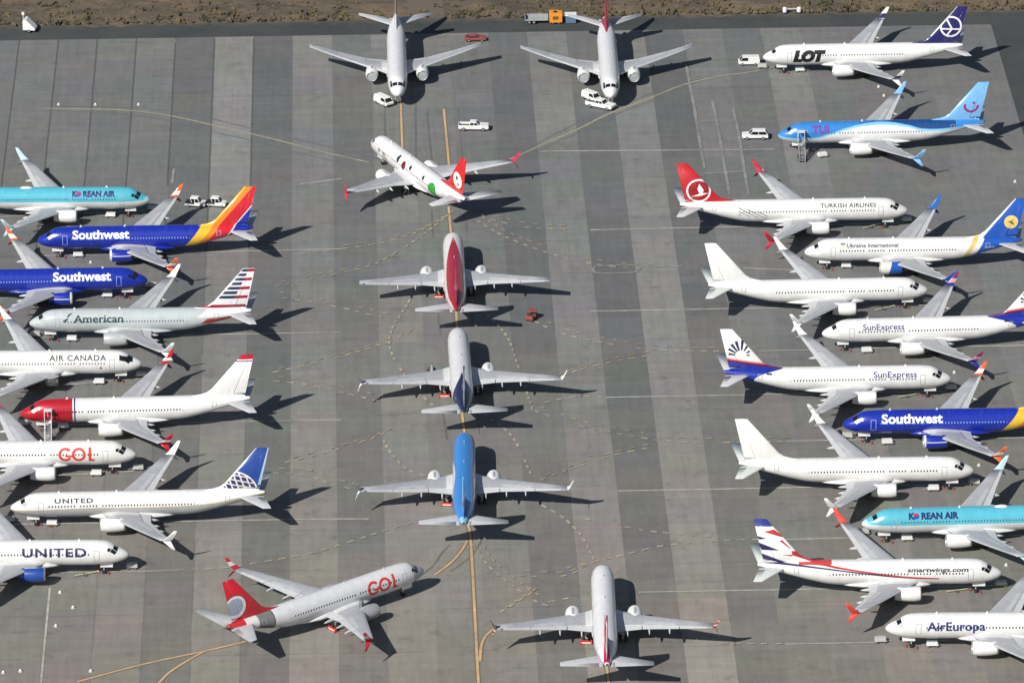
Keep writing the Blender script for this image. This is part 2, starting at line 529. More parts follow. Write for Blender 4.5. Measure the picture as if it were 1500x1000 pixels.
    for q, y in ((0, .42), (1, -.42)):
        bm = bmesh.new(); add_box(bm, P(4.6), P(2.6), y-.02, y+.02, 1.25, 1.95); bevel(bm, .015, 1)
        MESH[f'ndoor{q}'] = mesh_from_bm(bm, 'nose_gear_door')
    # cabin window (one pane in its frame), drawn flat at the belt line of the tube
    for side in (1, -1):
        bm = bmesh.new()
        ph = asin((4.12-3.715)/2.015)
        pts = []
        for a in range(8):
            u, w = .115*cos(2*pi*(a+.5)/8), .165*sin(2*pi*(a+.5)/8)
            pts.append((u, side*(1.88+.012)*cos(ph+w/1.95), 3.715+(2.015+.012)*sin(ph+w/1.95)))
        bm.faces.new([bm.verts.new(p) for p in pts]); MESH['win%d' % side] = mesh_from_bm(bm, 'cabin_window_pane')
    # aerials and the rear cone end
    bm = bmesh.new(); add_prism(bm, [(0, 0), (-.42, 0), (-.36, .34), (-.2, .36)], -.025, .025); fix(bm); MESH['aerial'] = mesh_from_bm(bm, 'blade_aerial')
    bm = bmesh.new()
    rings = []
    for u, r, h in ((-1.3,.05,.02),(-.9,.32,.2),(-.2,.45,.3),(.5,.42,.26),(1.1,.05,.02)):
        rings.append([bm.verts.new((-u, r*cos(a), h*max(sin(a), -.4))) for a in [2*pi*q/14 for q in range(14)]])
    loft_rings(bm, rings); fix(bm); MESH['radome'] = mesh_from_bm(bm, 'antenna_dome', smooth=True)
    bm = bmesh.new(); add_lathe(bm, [(P(38.42), .24), (P(38.52), .19), (P(38.45), .12)], 14, 'x', (0, 0, 5.16)); fix(bm); MESH['apu'] = mesh_from_bm(bm, 'tail_exhaust')
    # static-wick sized things are left out: they are below a millimetre in view

# ------------------------------------------------------------------ lettering and emblems laid on the skin
_caph = {}
def text_bm(s, bold=.02, shear=0.0, spacing=1.0):
    cu = bpy.data.curves.new('lettering', 'FONT')
    cu.body = s; cu.size = 1; cu.offset = bold; cu.shear = shear; cu.space_character = spacing
    cu.resolution_u = 3; cu.dimensions = '2D'; cu.fill_mode = 'BOTH'
    o = bpy.data.objects.new('lettering', cu); COL.objects.link(o)
    bpy.context.view_layer.update()
    dg = bpy.context.evaluated_depsgraph_get()
    me = bpy.data.meshes.new_from_object(o.evaluated_get(dg))
    bpy.data.objects.remove(o); bpy.data.curves.remove(cu)
    bm = bmesh.new(); bm.from_mesh(me); bpy.data.meshes.remove(me)
    return bm
def cap_height():
    if 'h' not in _caph:
        bm = text_bm('E', 0.0); ys = [v.co.y for v in bm.verts]; _caph['h'] = max(ys); bm.free()
    return _caph['h']

def slice_bm(bm, us, vs):
    for u in us:
        bmesh.ops.bisect_plane(bm, geom=bm.verts[:]+bm.edges[:]+bm.faces[:], plane_co=(u, 0, 0), plane_no=(1, 0, 0))
    for v in vs:
        bmesh.ops.bisect_plane(bm, geom=bm.verts[:]+bm.edges[:]+bm.faces[:], plane_co=(0, v, 0), plane_no=(0, 1, 0))

def wrap(bm, body, side, d0, phi_b, phi_t, vh, off=.014):
    """bm flat in metres (u along the reading direction, v up, vh = height of the lettering) onto the tube; d0 = distance aft of the nose where u = 0"""
    n = max(4, int(abs(phi_t-phi_b)/R(5)))
    vmin = min(v.co.y for v in bm.verts); vmax = max(v.co.y for v in bm.verts)
    slice_bm(bm, [], [vmin+(vmax-vmin)*k/n for k in range(1, n)])
    for v in bm.verts:
        u, w = v.co.x, v.co.y
        d = d0+u if side > 0 else d0-u
        s = body.s_of_nose(d)
        v.co = body.pt(s, phi_b+(phi_t-phi_b)*w/vh, side, off)
    return bm

def lettering(parent, body, side, s, sa, sb, ft, fb, mat, bold=.02, shear=0.0, spacing=1.0, name='lettering'):
    """sa/sb: distances from the nose of the forward and rear ends of the word"""
    bm = text_bm(s, bold, shear, spacing)
    xs = [v.co.x for v in bm.verts]; x0, x1 = min(xs), max(xs)
    k = (sb-sa)/(x1-x0); ch = cap_height()
    pb, pt = phi_of(fb), phi_of(ft)
    vh = (pt-pb)*1.95
    for v in bm.verts: v.co = ((v.co.x-x0)*k, v.co.y/ch*vh, 0)
    wrap(bm, body, side, sa if side > 0 else sb, pb, pt, vh)
    return obj(name, mesh_from_bm(bm, name), parent, mat)

def poly_decal(parent, body, side, polys, d0, phi_b, mat, name='emblem', off=.014):
    """polys: lists of (u, v) metres; v = 0 at phi_b"""
    bm = bmesh.new()
    for p in polys: bm.faces.new([bm.verts.new((x, y, 0)) for x, y in p])
    vh = 1.0
    wrap(bm, body, side, d0, phi_b, phi_b+1.0/1.95, vh, off)
    return obj(name, mesh_from_bm(bm, name), parent, mat)

def ring_polys(cu, cv, ro, ri, a0=0, a1=360, n=28):
    out = []
    for i in range(n):
        a, b = R(a0+(a1-a0)*i/n), R(a0+(a1-a0)*(i+1)/n)
        out.append([(cu+ro*cos(a), cv+ro*sin(a)), (cu+ro*cos(b), cv+ro*sin(b)), (cu+ri*cos(b), cv+ri*sin(b)), (cu+ri*cos(a), cv+ri*sin(a))])
    return out
def rect(u0, u1, v0, v1): return [(u0, v0), (u1, v0), (u1, v1), (u0, v1)]

def patch(bm, body, side, q, off=.012, n=5):
    """q: four (s, phi degrees) corners"""
    g = []
    for i in range(n+1):
        row = []
        for j in range(n+1):
            a, b = i/n, j/n
            s = (1-a)*((1-b)*q[0][0]+b*q[3][0])+a*((1-b)*q[1][0]+b*q[2][0])
            p = (1-a)*((1-b)*q[0][1]+b*q[3][1])+a*((1-b)*q[1][1]+b*q[2][1])
            row.append(bm.verts.new(body.pt(s, R(p), side, off)))
        g.append(row)
    for i in range(n):
        for j in range(n):
            bm.faces.new((g[i][j], g[i+1][j], g[i+1][j+1], g[i][j+1]))

def build_skin_meshes():
    for side, nm in ((1, 'l'), (-1, 'r')):
        for k, q in enumerate((((1.62, 86), (2.30, 87), (2.45, 50), (1.80, 42)), ((1.84, 39), (2.55, 48), (2.95, 27), (2.20, 17)), ((2.66, 47), (3.25, 44), (3.35, 27), (3.05, 25)))):
            bm = bmesh.new(); patch(bm, SHORT, side, q); MESH[f'cock{k}_{nm}'] = mesh_from_bm(bm, 'cockpit_pane', smooth=True)
        for k, (s0, s1, p0, p1) in enumerate(((4.55, 5.45, -24, 30), (32.0, 32.75, -8, 34))):
            bm = bmesh.new(); w = .09; wp = 2.6
            for a, b, c, d in ((s0, s0+w, p0, p1), (s1-w, s1, p0, p1), (s0+w, s1-w, p0, p0+wp), (s0+w, s1-w, p1-wp, p1)):
                patch(bm, SHORT, side, ((a, c), (b, c), (b, d), (a, d)), .010, 4)
            MESH[f'door{k}_{nm}'] = mesh_from_bm(bm, 'cabin_door_outline')

# ------------------------------------------------------------------ one aeroplane
TEXTMAT = {}
def ink(name, col): 
    if name not in TEXTMAT: TEXTMAT[name] = paint('ink_'+name, col, .4, var=.05)
    return TEXTMAT[name]

def airliner(pos, label, skin, fin=None, engine=None, winglet=None, body=SHORT, sides=(1, -1), win='dark', door='soft', group='stored airliners parked on the apron',
             tailplane=None, cones='', bare=(), cover=False, wingtip=None, dome=False, tips=True, glint=None, lip=None):
    x, y, h = pos
    A = empty('airliner', label, 'airliner', group, (x, y, 0), R(h))
    fu = 'fuselage_long' if body is LONG else 'fuselage_short'
    F = obj('fuselage', MESH[fu], A, skin)
    fin = fin or skin; engine = engine or M['white']; winglet = winglet or M['white']; tailplane = tailplane or M['panel_grey']
    fa, ff = -body.aft, body.fwd
    obj('belly_fairing', MESH['fairing'], A, M['fair'] if skin.name.startswith('skin_white') else skin)
    for nm, sd in (('l', 1), ('r', -1)):
        W = obj('wing', MESH['wing_'+nm], A, M['wing'])
        obj('slat', MESH['slat_'+nm], W, M['slat'])
        obj('flap', MESH['flapi_'+nm], W, M['flap']); obj('flap', MESH['flapo_'+nm], W, M['flap'])
        obj('aileron', MESH['ail_'+nm], W, M['flap']); obj('spoiler', MESH['spo_'+nm], W, M['panel_grey'])
        if tips:
            obj('winglet', MESH['wlu_'+nm], W, winglet); obj('winglet', MESH['wld_'+nm], W, wingtip or winglet)
        for i in range(3): obj('flap_fairing', MESH[f'fair{i}_'+nm], W, M['flap'])
        if nm in bare:
            N = obj('engine', MESH['core_'+nm], A, M['dark_metal'])
        else:
            N = obj('engine', MESH['nac_'+nm], A, engine)
            obj('inlet_lip', MESH['lip_'+nm], N, lip or M['metal'])
            if cover: obj('inlet_plug', MESH['cover_'+nm], N, M['cover_grey'])
            else: obj('fan', MESH['fan_'+nm], N, M['dark_metal'])
        obj('exhaust', MESH['exh_'+nm], N, M['dark_metal']); obj('pylon', MESH['pyl_'+nm], N, M['wing_grey'])
        T = obj('tailplane', MESH['tp_main_'+nm], A, tailplane, loc=(fa, 0, 0)); obj('elevator', MESH['tp_elevator_'+nm], T, tailplane)
        G = obj('main_gear', MESH['mgear_'+nm], A, M['strut'])
        for q in (0, 1): obj('wheel', MESH[f'mwheel{q}_'+nm], G, M['tyre'])
        if nm in cones:
            c = obj('gear_cover', MESH['wcov_'+nm], A, M['red']); obj('stripe', MESH['wstr_'+nm], c, M['white'])
        for k in range(3):
            o = obj('cockpit_window', MESH[f'cock{k}_{nm}'], F, (glint or M['pane_glare']) if (k > 0 and sides == (1,)) else M['glass'], loc=(ff, 0, 0))  # side panes of nose-left planes get a pale colour imitating sun glare
    V = obj('tail_fin', MESH['fin'], A, fin, loc=(fa, 0, 0)); obj('rudder', MESH['rudder'], V, fin)
    G = obj('nose_gear', MESH['ngear'], A, M['strut'], loc=(ff, 0, 0))
    for q in (0, 1): obj('wheel', MESH[f'nwheel{q}'], G, M['tyre']); obj('gear_door', MESH[f'ndoor{q}'], G, M['white'])
    obj('tail_exhaust', MESH['apu'], A, M['dark_metal'], loc=(fa, 0, 0))
    obj('aerial', MESH['aerial'], F, M['white'], loc=(body.x(7.6), 0, 5.72)); obj('aerial', MESH['aerial'], F, M['white'], loc=(body.x(15.4), 0, 5.72))
    if dome: obj('antenna_dome', MESH['radome'], F, M['white'], loc=(body.x(22.5), 0, 5.70))
    wm = {'dark': M['glass'], 'blue': ink('pane_pale_blue', (.22, .34, .62)), 'grey': ink('pane_grey', (.10, .10, .11))}[win]
    dm = {'soft': ink('door_line_soft', (.34, .35, .36)), 'blue': ink('door_line_blue', (.30, .40, .72)), 'none': None}[door]
    L = body.x(0)-body.x(30.6)
    n = int((L-6.3)/.508)
    for sd in sides:
        for k in range(n):
            d = 6.3+.508*k
            if k in (9, 16): continue
            s = body.s_of_nose(d); w = prof(s)[2]
            obj('cabin_window', MESH['win%d' % sd], F, wm, loc=(body.x(s), -sd*(1.88-w), 0))
        if dm:
            nm = 'l' if sd > 0 else 'r'
            obj('cabin_door', MESH['door0_'+nm], F, dm, loc=(ff, 0, 0)); obj('cabin_door', MESH['door1_'+nm], F, dm, loc=(fa, 0, 0))
    return A, F

# ------------------------------------------------------------------ liveries
def wing_mats():
    m, nt, b = new_mat('wing_skin')
    co = objco(nt)
    sx = nt.nodes.new('ShaderNodeSeparateXYZ'); nt.links.new(co, sx.inputs[0])
    X, Y, Z = (E(nt, o) for o in sx.outputs)
    S = 19.5-X; ay = Y.abs()
    c = (.43, .44, .47)
    inner = ay.lt(2.9)
    c = mixc(nt, inner.v, c, (.68, .69, .69))
    rib = ((ay*(1/1.15)).fract()-.5).abs().gt(.485)
    c = mixc(nt, (rib*.35).v, c, (.2, .2, .22))
    k = maprange(nt, noise(nt, co, .8, 5, .6), .3, .75, .82, 1.04)
    c = mixc(nt, 1.0, c, k, 'MULTIPLY')
    nt.links.new(c, b.inputs['Base Color']); b.inputs['Roughness'].default_value = .42
    M['wing'] = m
    M['slat'] = paint('slat_metal', (.60, .61, .63), .35, .25, var=.1)
    M['fair'] = paint('fairing_paint', (.70, .70, .69), .4, var=.14)

RED = (.52, .016, .026); NAVY = (.012, .018, .10); 
LE = lambda Z: (Z-4.95)*.85+30.3
def frac(S, Z): return (S-LE(Z))/((Z-4.95)*(-.619)+7.0)
E.__truediv__ = lambda s, o: s._op('DIVIDE', o)
def seg(S, Z, a, b, w):
    d = Vector((b[0]-a[0], b[1]-a[1])); n = Vector((-d.y, d.x)).normalized()*w/2
    return poly(S, Z, [(a[0]+n.x, a[1]+n.y), (a[0]-n.x, a[1]-n.y), (b[0]-n.x, b[1]-n.y), (b[0]+n.x, b[1]+n.y)])
def tri_img(S, Z, pts, f): return poly(S, Z, [f(*p) for p in pts])

def make_liveries():
    Lv = {}
    W = WHITE
    Lv['white'] = livery('skin_white', W)
    Lv['white_warm'] = livery('skin_white_warm', (.80, .79, .77))
    Lv['white_cool'] = livery('skin_white_cool', (.80, .80, .82))
    KB = (.10, .47, .60)
    Lv['kor'] = livery('skin_pale_blue', (.70, .72, .72), [((.45, .70, .74), lambda S, Y, Z: Z.gt(3.50)), (KB, lambda S, Y, Z: Z.gt((S-1.2)*(-.9)+3.62)*Z.gt(3.62))])
    Lv['kor_wl'] = livery('winglet_pale_blue', (.50, .68, .72), panels=False)
    Lv['kor_fin'] = livery('fin_pale_blue', KB)
    SWB = (.012, .030, .36)
    q = lambda S, Z: S-Z*.85
    sw = [((.80, .50, .04), lambda S, Y, Z: band(q(S, Z), 24.3, 26.4)*Z.gt(2.35)), ((.82, .25, .025), lambda S, Y, Z: band(q(S, Z), 26.4, 27.6)*Z.gt(2.5)),
          ((.66, .02, .035), lambda S, Y, Z: band(q(S, Z), 27.6, 30.3)*Z.gt(2.8)), ((.75, .73, .75), lambda S, Y, Z: band(q(S, Z), 30.3, 30.58)*Z.gt(3.2))]
    Lv['sw'] = livery('skin_royal_blue', SWB, sw, rough=.28)
    Lv['sw_fin'] = livery('fin_royal_blue', SWB, sw, rough=.28)
    Lv['sw_eng'] = livery('engine_royal_blue', SWB, [((.75, .76, .78), lambda S, Y, Z: (Z-2.38).abs().lt(.07)*S.gt(13.55)*S.lt(16.9)), ((.7, .71, .73), lambda S, Y, Z: S.lt(13.45))], panels=False)
    Lv['sw_wl'] = livery('winglet_orange', (.70, .14, .05), [((.80, .78, .74), lambda S, Y, Z: (Z-5.2).abs().lt(.34))], panels=False)
    # silver one with the striped fin
    SIL = (.50, .55, .56)
    Lv['amer'] = livery('skin_silver_grey', SIL, [((.40, .045, .03), lambda S, Y, Z: poly(S, Z, [(29.6, 3.35), (30.8, 4.35), (35.4, 4.55), (34.2, 3.75)])),
                                                 ((.74, .74, .76), lambda S, Y, Z: poly(S, Z, [(29.0, 4.55), (31.0, 5.9), (39, 6.2), (39, 4.75), (34, 4.6)]))], rough=.3)
    def rows(Z): return (12.9-Z)*(1/.82)
    st = lambda Z: rows(Z).fract().lt(.66)
    ev = lambda Z: ((rows(Z)).floor()*.5).fract().lt(.25)
    Lv['amer_fin'] = livery('fin_striped', (.76, .75, .77), [
        ((.016, .03, .075), lambda S, Y, Z: st(Z)*band(frac(S, Z), .05, .56)*rows(Z).lt(7)),
        ((.30, .012, .035), lambda S, Y, Z: st(Z)*ev(Z)*band(frac(S, Z), .56, .97)*rows(Z).lt(7)),
        ((.30, .012, .035), lambda S, Y, Z: st(Z)*band(rows(Z), 8, 9)*frac(S, Z).lt(.97)),
        ((.30, .012, .035), lambda S, Y, Z: st(Z)*rows(Z).lt(1)*frac(S, Z).gt(.45))])
    Lv['acan'] = livery('skin_white_mask', W, [((.015, .015, .016), lambda S, Y, Z: band(S, 1.5, 3.75)*Z.gt(4.02+(S-1.5)*.22)*Z.lt(4.62+(S-1.5)*.30)),
                                              ((.5, .03, .03), lambda S, Y, Z: disc(S, Z, 6.9, 3.3, .22))])
    Lv['norw'] = livery('skin_red_nose', W, [((.46, .012, .025), lambda S, Y, Z: S.lt(8.75)), ((.02, .03, .16), lambda S, Y, Z: band(S, 9.0, 9.25))])
    Lv['norw_fin'] = livery('fin_red_tip', W, [((.46, .012, .025), lambda S, Y, Z: Z.gt(12.15)), ((.02, .03, .16), lambda S, Y, Z: band(Z, 11.75, 11.95))])
    Lv['norw_wl'] = livery('winglet_red_white', (.46, .015, .025), [(W, lambda S, Y, Z: (Z-5.2).abs().lt(.22))], panels=False)
    bl = lambda S: S.curve([(0, 3.0), (5, 3.42), (12, 3.66), (26, 3.72), (32, 4.0), (37, 4.7), (41.2, 5.2)], 0, 41.2, 2, 6)
    Lv['unit'] = livery('skin_white_grey_belly', W, [((.44, .45, .47), lambda S, Y, Z: Z.lt(bl(S))), ((.50, .38, .14), lambda S, Y, Z: (Z-bl(S)).abs().lt(.07))], soff=1.5)
    gl = (33.2, 4.9)
    Lv['unit_fin'] = livery('fin_blue_globe', (.018, .065, .30), [
        ((.80, .79, .80), lambda S, Y, Z: disc(S, Z, *gl, 4.15)),
        ((.035, .03, .10), lambda S, Y, Z: disc(S, Z, *gl, 3.9)),
        ((.70, .68, .72), lambda S, Y, Z: disc(S, Z, *gl, 3.9)*(((S*1.05+Z*.35).fract()-.5).abs().gt(.36)+((Z*1.15+S*.25).fract()-.5).abs().gt(.37)).mn(1.0)),
        ((.74, .76, .80), lambda S, Y, Z: frac(S, Z).lt(.05)), (W, lambda S, Y, Z: Z.lt(6.02)), ((.40, .52, .66), lambda S, Y, Z: frac(S, Z).gt(.93)*Z.gt(6.5))])
    Lv['unitB_eng'] = livery('engine_blue', (.02, .07, .34), panels=False)
    Lv['lot_fin'] = livery('fin_navy_crane', (.02, .018, .12), [
        ((.80, .80, .82), lambda S, Y, Z: ring(S, Z, 36.0, 8.95, 1.95, .36)),
        ((.80, .80, .82), lambda S, Y, Z: seg(S, Z, (35.2, 10.4), (36.2, 8.5), .34)),
        ((.80, .80, .82), lambda S, Y, Z: seg(S, Z, (34.1, 8.55), (37.7, 8.35), .32)),
        ((.80, .80, .82), lambda S, Y, Z: seg(S, Z, (36.2, 8.5), (35.3, 7.3), .34)),
        ((.62, .64, .70), lambda S, Y, Z: frac(S, Z).lt(.05)*Z.gt(7))])
    Lv['lot_wl'] = livery('winglet_white_navy', W, [((.05, .03, .12), lambda S, Y, Z: Z.gt(4.7)*Z.lt(5.5))], panels=False)
    TB = (.045, .235, .62)
    wz = lambda S: S.curve([(0, 3.05), (5, 2.85), (9.6, 3.75), (13, 4.7), (17, 5.25), (20, 5.3), (24, 4.85), (28, 4.15), (33, 4.3), (38.6, 4.9)], 0, 38.6, 2, 6)
    Lv['tui'] = livery('skin_blue_wave', TB, [((.014, .07, .24), lambda S, Y, Z: S.gt(15)*S.lt(33)*Z.gt(wz(S)+.42)*(Z-(S-15)*.05).lt(5.6)), ((.25, .58, .86), lambda S, Y, Z: Z.lt(wz(S)+.35)),
                                             ((.76, .78, .78), lambda S, Y, Z: Z.lt(wz(S)))], rough=.28)
    Lv['tui_top'] = livery('skin_blue_back', (.045, .245, .66), [((.70, .73, .76), lambda S, Y, Z: Z.lt(wz(S)-.3)), ((.30, .60, .85), lambda S, Y, Z: S.gt(36.6))], rough=.28)
    Lv['tui_fin'] = livery('fin_sky_blue', (.19, .46, .80), [
        ((.30, .03, .18), lambda S, Y, Z: ring(S, Z, 35.9, 8.45, 1.25, .46)*Z.lt(8.45)),
        ((.30, .03, .18), lambda S, Y, Z: disc(S, Z, 36.4, 8.9, .26)), ((.30, .03, .18), lambda S, Y, Z: disc(S, Z, 34.75, 8.5, .24))])
    Lv['tui_wl'] = livery('winglet_sky_blue', (.25, .50, .82), panels=False)
    UB = (.018, .10, .46)
    uq = lambda S, Z: S-Z*.62
    Lv['ukr'] = livery('skin_white_blue_tail', W, [((.70, .55, .20), lambda S, Y, Z: band(uq(S, Z), 26.3, 27.2)), (UB, lambda S, Y, Z: uq(S, Z).gt(28.3)),
                                                  ((.30, .42, .62), lambda S, Y, Z: band(S, 31.8, 33.6)*band(Z, 4.25, 4.48))])
    Lv['ukr_fin'] = livery('fin_blue_disc', UB, [
        ((.72, .74, .72), lambda S, Y, Z: frac(S, Z).lt(.09)), ((.80, .62, .20), lambda S, Y, Z: disc(S, Z, 36.5, 8.6, 1.25)),
        ((.20, .08, .02), lambda S, Y, Z: poly(S, Z, [(35.7, 8.6), (37.0, 8.95), (36.6, 8.55)])+poly(S, Z, [(36.1, 8.55), (37.1, 7.9), (36.9, 8.5)])), 
        ((.70, .52, .18), lambda S, Y, Z: (uq(S, Z)-26.8).abs().lt(.4)*Z.lt(6.6)), ((.80, .80, .79), lambda S, Y, Z: uq(S, Z).lt(28.0)*uq(S, Z).gt(27.2))])
    Lv['ukr_eng'] = livery('engine_white_blue', UB, [((.72, .72, .62), lambda S, Y, Z: S.lt(14.8+(Z-2.12)*.3))], panels=False)
    Lv['ukr_wl'] = livery('winglet_blue', (.03, .14, .50), panels=False)
    SB = (.016, .035, .34)
    sb = lambda Z: Z.curve([(2.5, 31.5), (3.2, 32.9), (4.0, 33.4), (4.6, 33.0), (5.1, 31.9), (5.45, 30.3), (5.75, 28.2)], 2.5, 5.75, 26, 36)
    Lv['sun'] = livery('skin_white_blue_cone', W, [(SB, lambda S, Y, Z: S.gt(sb(Z.mn(5.74).mx(2.51))))])
    c = (35.6, 8.15)
    rays = []
    for a, r0, r1, w in ((4, .95, 1.45, .30), (28, 1.0, 1.7, .34), (58, 1.0, 2.0, .38), (84, 1.0, 2.85, .46), (108, .95, 2.75, .48), (128, .95, 2.6, .46), (150, .95, 2.4, .42), (172, .95, 2.1, .38)):
        ca, sa = cos(R(a)), sin(R(a))
        P0 = (c[0]-ca*r0, c[1]+sa*r0); n = (sa, ca)
        P1 = (c[0]-ca*r1, c[1]+sa*r1)
        rays.append([(P0[0]+n[0]*w*.3, P0[1]+n[1]*w*.3), (P0[0]-n[0]*w*.3, P0[1]-n[1]*w*.3), (P1[0]-n[0]*w*.55, P1[1]-n[1]*w*.55), (P1[0]+n[0]*w*.55, P1[1]+n[1]*w*.55)])
    bz = lambda S: (S-37.5)*.153+7.35
    Lv['sun_fin'] = livery('fin_sunburst', W, [((.016, .018, .07), (lambda r: lambda S, Y, Z: poly(S, Z, r))(r)) for r in rays] +
                           [((.70, .16, .12), lambda S, Y, Z: Z.lt(bz(S)+.28)), ((.10, .012, .12), lambda S, Y, Z: Z.lt(bz(S))), (SB, lambda S, Y, Z: Z.lt(bz(S)-.45))])
    Lv['sun_wl'] = livery('winglet_navy_red', (.02, .03, .26), [((.70, .35, .38), lambda S, Y, Z: band(Z, 5.0, 5.7)), ((.30, .02, .06), lambda S, Y, Z: Z.gt(6.0))], panels=False)
    Lv['turk'] = livery('skin_white_wave', (.80, .80, .78), [((.20, .21, .20), lambda S, Y, Z: ((Z*1.75-S*.95).fract()-.5).abs().lt(.16)*band(S, 25.4, 30.6)*Z.gt(2.7+(S-25.4)*.16)*Z.lt(3.75+(S-25.4)*.24))], soff=1.5)
    tc = (35.1, 7.75)
    ti = lambda x, y: (tc[0]-x/51.6, tc[1]-y/47.5)
    Lv['turk_fin'] = livery('fin_red_bird', RED, [
        ((.34, .012, .02), lambda S, Y, Z: disc(S, Z, *tc, 2.05)),
        ((.82, .80, .80), lambda S, Y, Z: ring(S, Z, *tc, 2.05, .34)),
        ((.82, .80, .80), lambda S, Y, Z: tri_img(S, Z, [(-45, -85), (-10, -85), (48, -5), (30, 35), (-30, 35), (-12, -15)], ti).mx(tri_img(S, Z, [(-70, 55), (25, 20), (90, 22), (20, 48)], ti)))])
    Lv['turk_wl'] = livery('winglet_red', (.50, .025, .06), [((.78, .70, .70), lambda S, Y, Z: disc(S, Z, 23.4, 5.1, .35))], panels=False)
    nz = lambda S: S.curve([(12, 3.3), (16, 3.55), (20, 4.0), (24, 4.5), (29, 5.1), (34, 5.5), (38.4, 5.6)], 12, 38.4, 3, 6)
    rz = lambda S: S.curve([(10, 3.25), (14, 3.5), (18, 3.95), (22, 4.5), (26, 5.1), (29, 5.55), (38.4, 5.7)], 10, 38.4, 3, 6)
    Lv['smart'] = livery('skin_white_red_line', W, [((.03, .02, .09), lambda S, Y, Z: (Z-nz(S)).abs().lt(.10)*S.gt(12)), ((.45, .03, .035), lambda S, Y, Z: (Z-rz(S)).abs().lt(.13)*band(S, 10, 30)),
                                                   ((.62, .07, .06), lambda S, Y, Z: Z.gt(5.45)*band(S, 26.8, 32.0))])
    sm = lambda x, y: ((379-x/8.33)/9.45, 12.95-(y/8.33-20)/8.7)
    RD, NV = (.48, .035, .04), (.02, .018, .10)
    def T(col, *pts): return (col, lambda S, Y, Z: tri_img(S, Z, pts, sm))
    Lv['smart_fin'] = livery('fin_swept_stripes', W, [((.03, .045, .26), lambda S, Y, Z: Z.gt(11.75)), T(RD, (330, 290), (470, 400), (420, 385), (200, 318)), T(NV, (110, 370), (240, 405), (150, 420)), T(RD, (430, 420), (570, 560), (530, 530), (330, 465)),
        T(NV, (130, 450), (400, 552), (180, 548)), T(RD, (550, 560), (1000, 600), (1000, 760), (560, 612)), T(RD, (560, 605), (560, 625), (430, 608)), T(NV, (180, 590), (460, 690), (460, 715), (200, 660)), T(NV, (460, 690), (900, 745), (900, 775), (460, 715))])
    Lv['smart_wl'] = livery('winglet_vermilion', (.72, .075, .05), panels=False)
    Lv['redfin'] = livery('fin_crimson', (.40, .016, .05))
    Lv['redfin_w'] = livery('fin_white_crimson', (.78, .74, .76), [((.55, .015, .07), lambda S, Y, Z: frac(S, Z).lt(.80)*Z.lt(11.4)), ((.30, .02, .10), lambda S, Y, Z: Z.gt(12.3))])
    Lv['whC'] = livery('skin_white_magenta_streak', (.80, .80, .82), [((.50, .015, .08), lambda S, Y, Z: Y.abs().lt((S-21)*.03)*band(S, 21, 38)*Z.gt(4.8))])
    Lv['topA_fin'] = livery('fin_dull_brown', (.62, .60, .60), [((.20, .165, .14), lambda S, Y, Z: Z.gt(7.6))])
    Lv['topB'] = livery('skin_white_crimson_root', (.79, .79, .81), [((.36, .016, .06), lambda S, Y, Z: Y.abs().lt((S-28)*.12)*band(S, 28, 37)*Z.gt(4.9))])
    ry = lambda S: S.curve([(6, .0), (8.5, .42), (13, 1.02), (18, 1.38), (25, 1.5), (31, 1.35), (36, .75), (38.5, .3)], 6, 38.5, 0, 2)
    Lv['redback'] = livery('skin_red_back', (.78, .77, .77), [((.78, .70, .55), lambda S, Y, Z: Y.abs().lt(ry(S)+.10)*Z.gt(4.1)*S.gt(6)), ((.40, .013, .04), lambda S, Y, Z: Y.abs().lt(ry(S))*Z.gt(4.1)*S.gt(6))], rough=.3)
    ny = lambda S: S.curve([(23, .0), (25, .3), (28, 1.1), (31, 1.75), (35, 1.4), (38.5, .6)], 23, 38.5, 0, 2)
    Lv['navytail'] = livery('skin_grey_navy_tail', (.74, .74, .77), [((.012, .02, .075), lambda S, Y, Z: Y.abs().lt(ny(S))*Z.gt(3.3)*S.gt(23))])
    Lv['navyfin'] = livery('fin_navy_grey', (.015, .025, .10), [((.40, .50, .60), lambda S, Y, Z: frac(S, Z).gt(.80))])
    Lv['gol'] = livery('skin_silver_ring', (.73, .74, .76), [((.42, .43, .46), lambda S, Y, Z: S.lt(3.0)), ((.20, .21, .20), lambda S, Y, Z: band(S, 30.4, 33.3)), ((.74, .74, .73), lambda S, Y, Z: band(S, 33.3, 35.4)), ((.60, .03, .04), lambda S, Y, Z: S.gt(35.4)*Z.gt(4.9)),
                                                           ((.70, .70, .70), lambda S, Y, Z: (S-33.3).abs().lt(.12)), ((.05, .05, .05), lambda S, Y, Z: (S-30.4).abs().lt(.08))])
    Lv['gol_fin'] = livery('fin_red_ring', (.60, .022, .035), [((.70, .72, .76), lambda S, Y, Z: disc(S, Z, 36.9, 8.0, 1.95)), ((.33, .38, .46), lambda S, Y, Z: disc(S, Z, 36.9, 8.1, 1.45)), ((.30, .012, .03), lambda S, Y, Z: ring(S, Z, 36.9, 8.0, 2.05, .12))])
    Lv['gol_wl'] = livery('winglet_red_patch', (.58, .03, .045), [((.80, .77, .77), lambda S, Y, Z: (Z-5.6).abs().lt(.35))], panels=False)
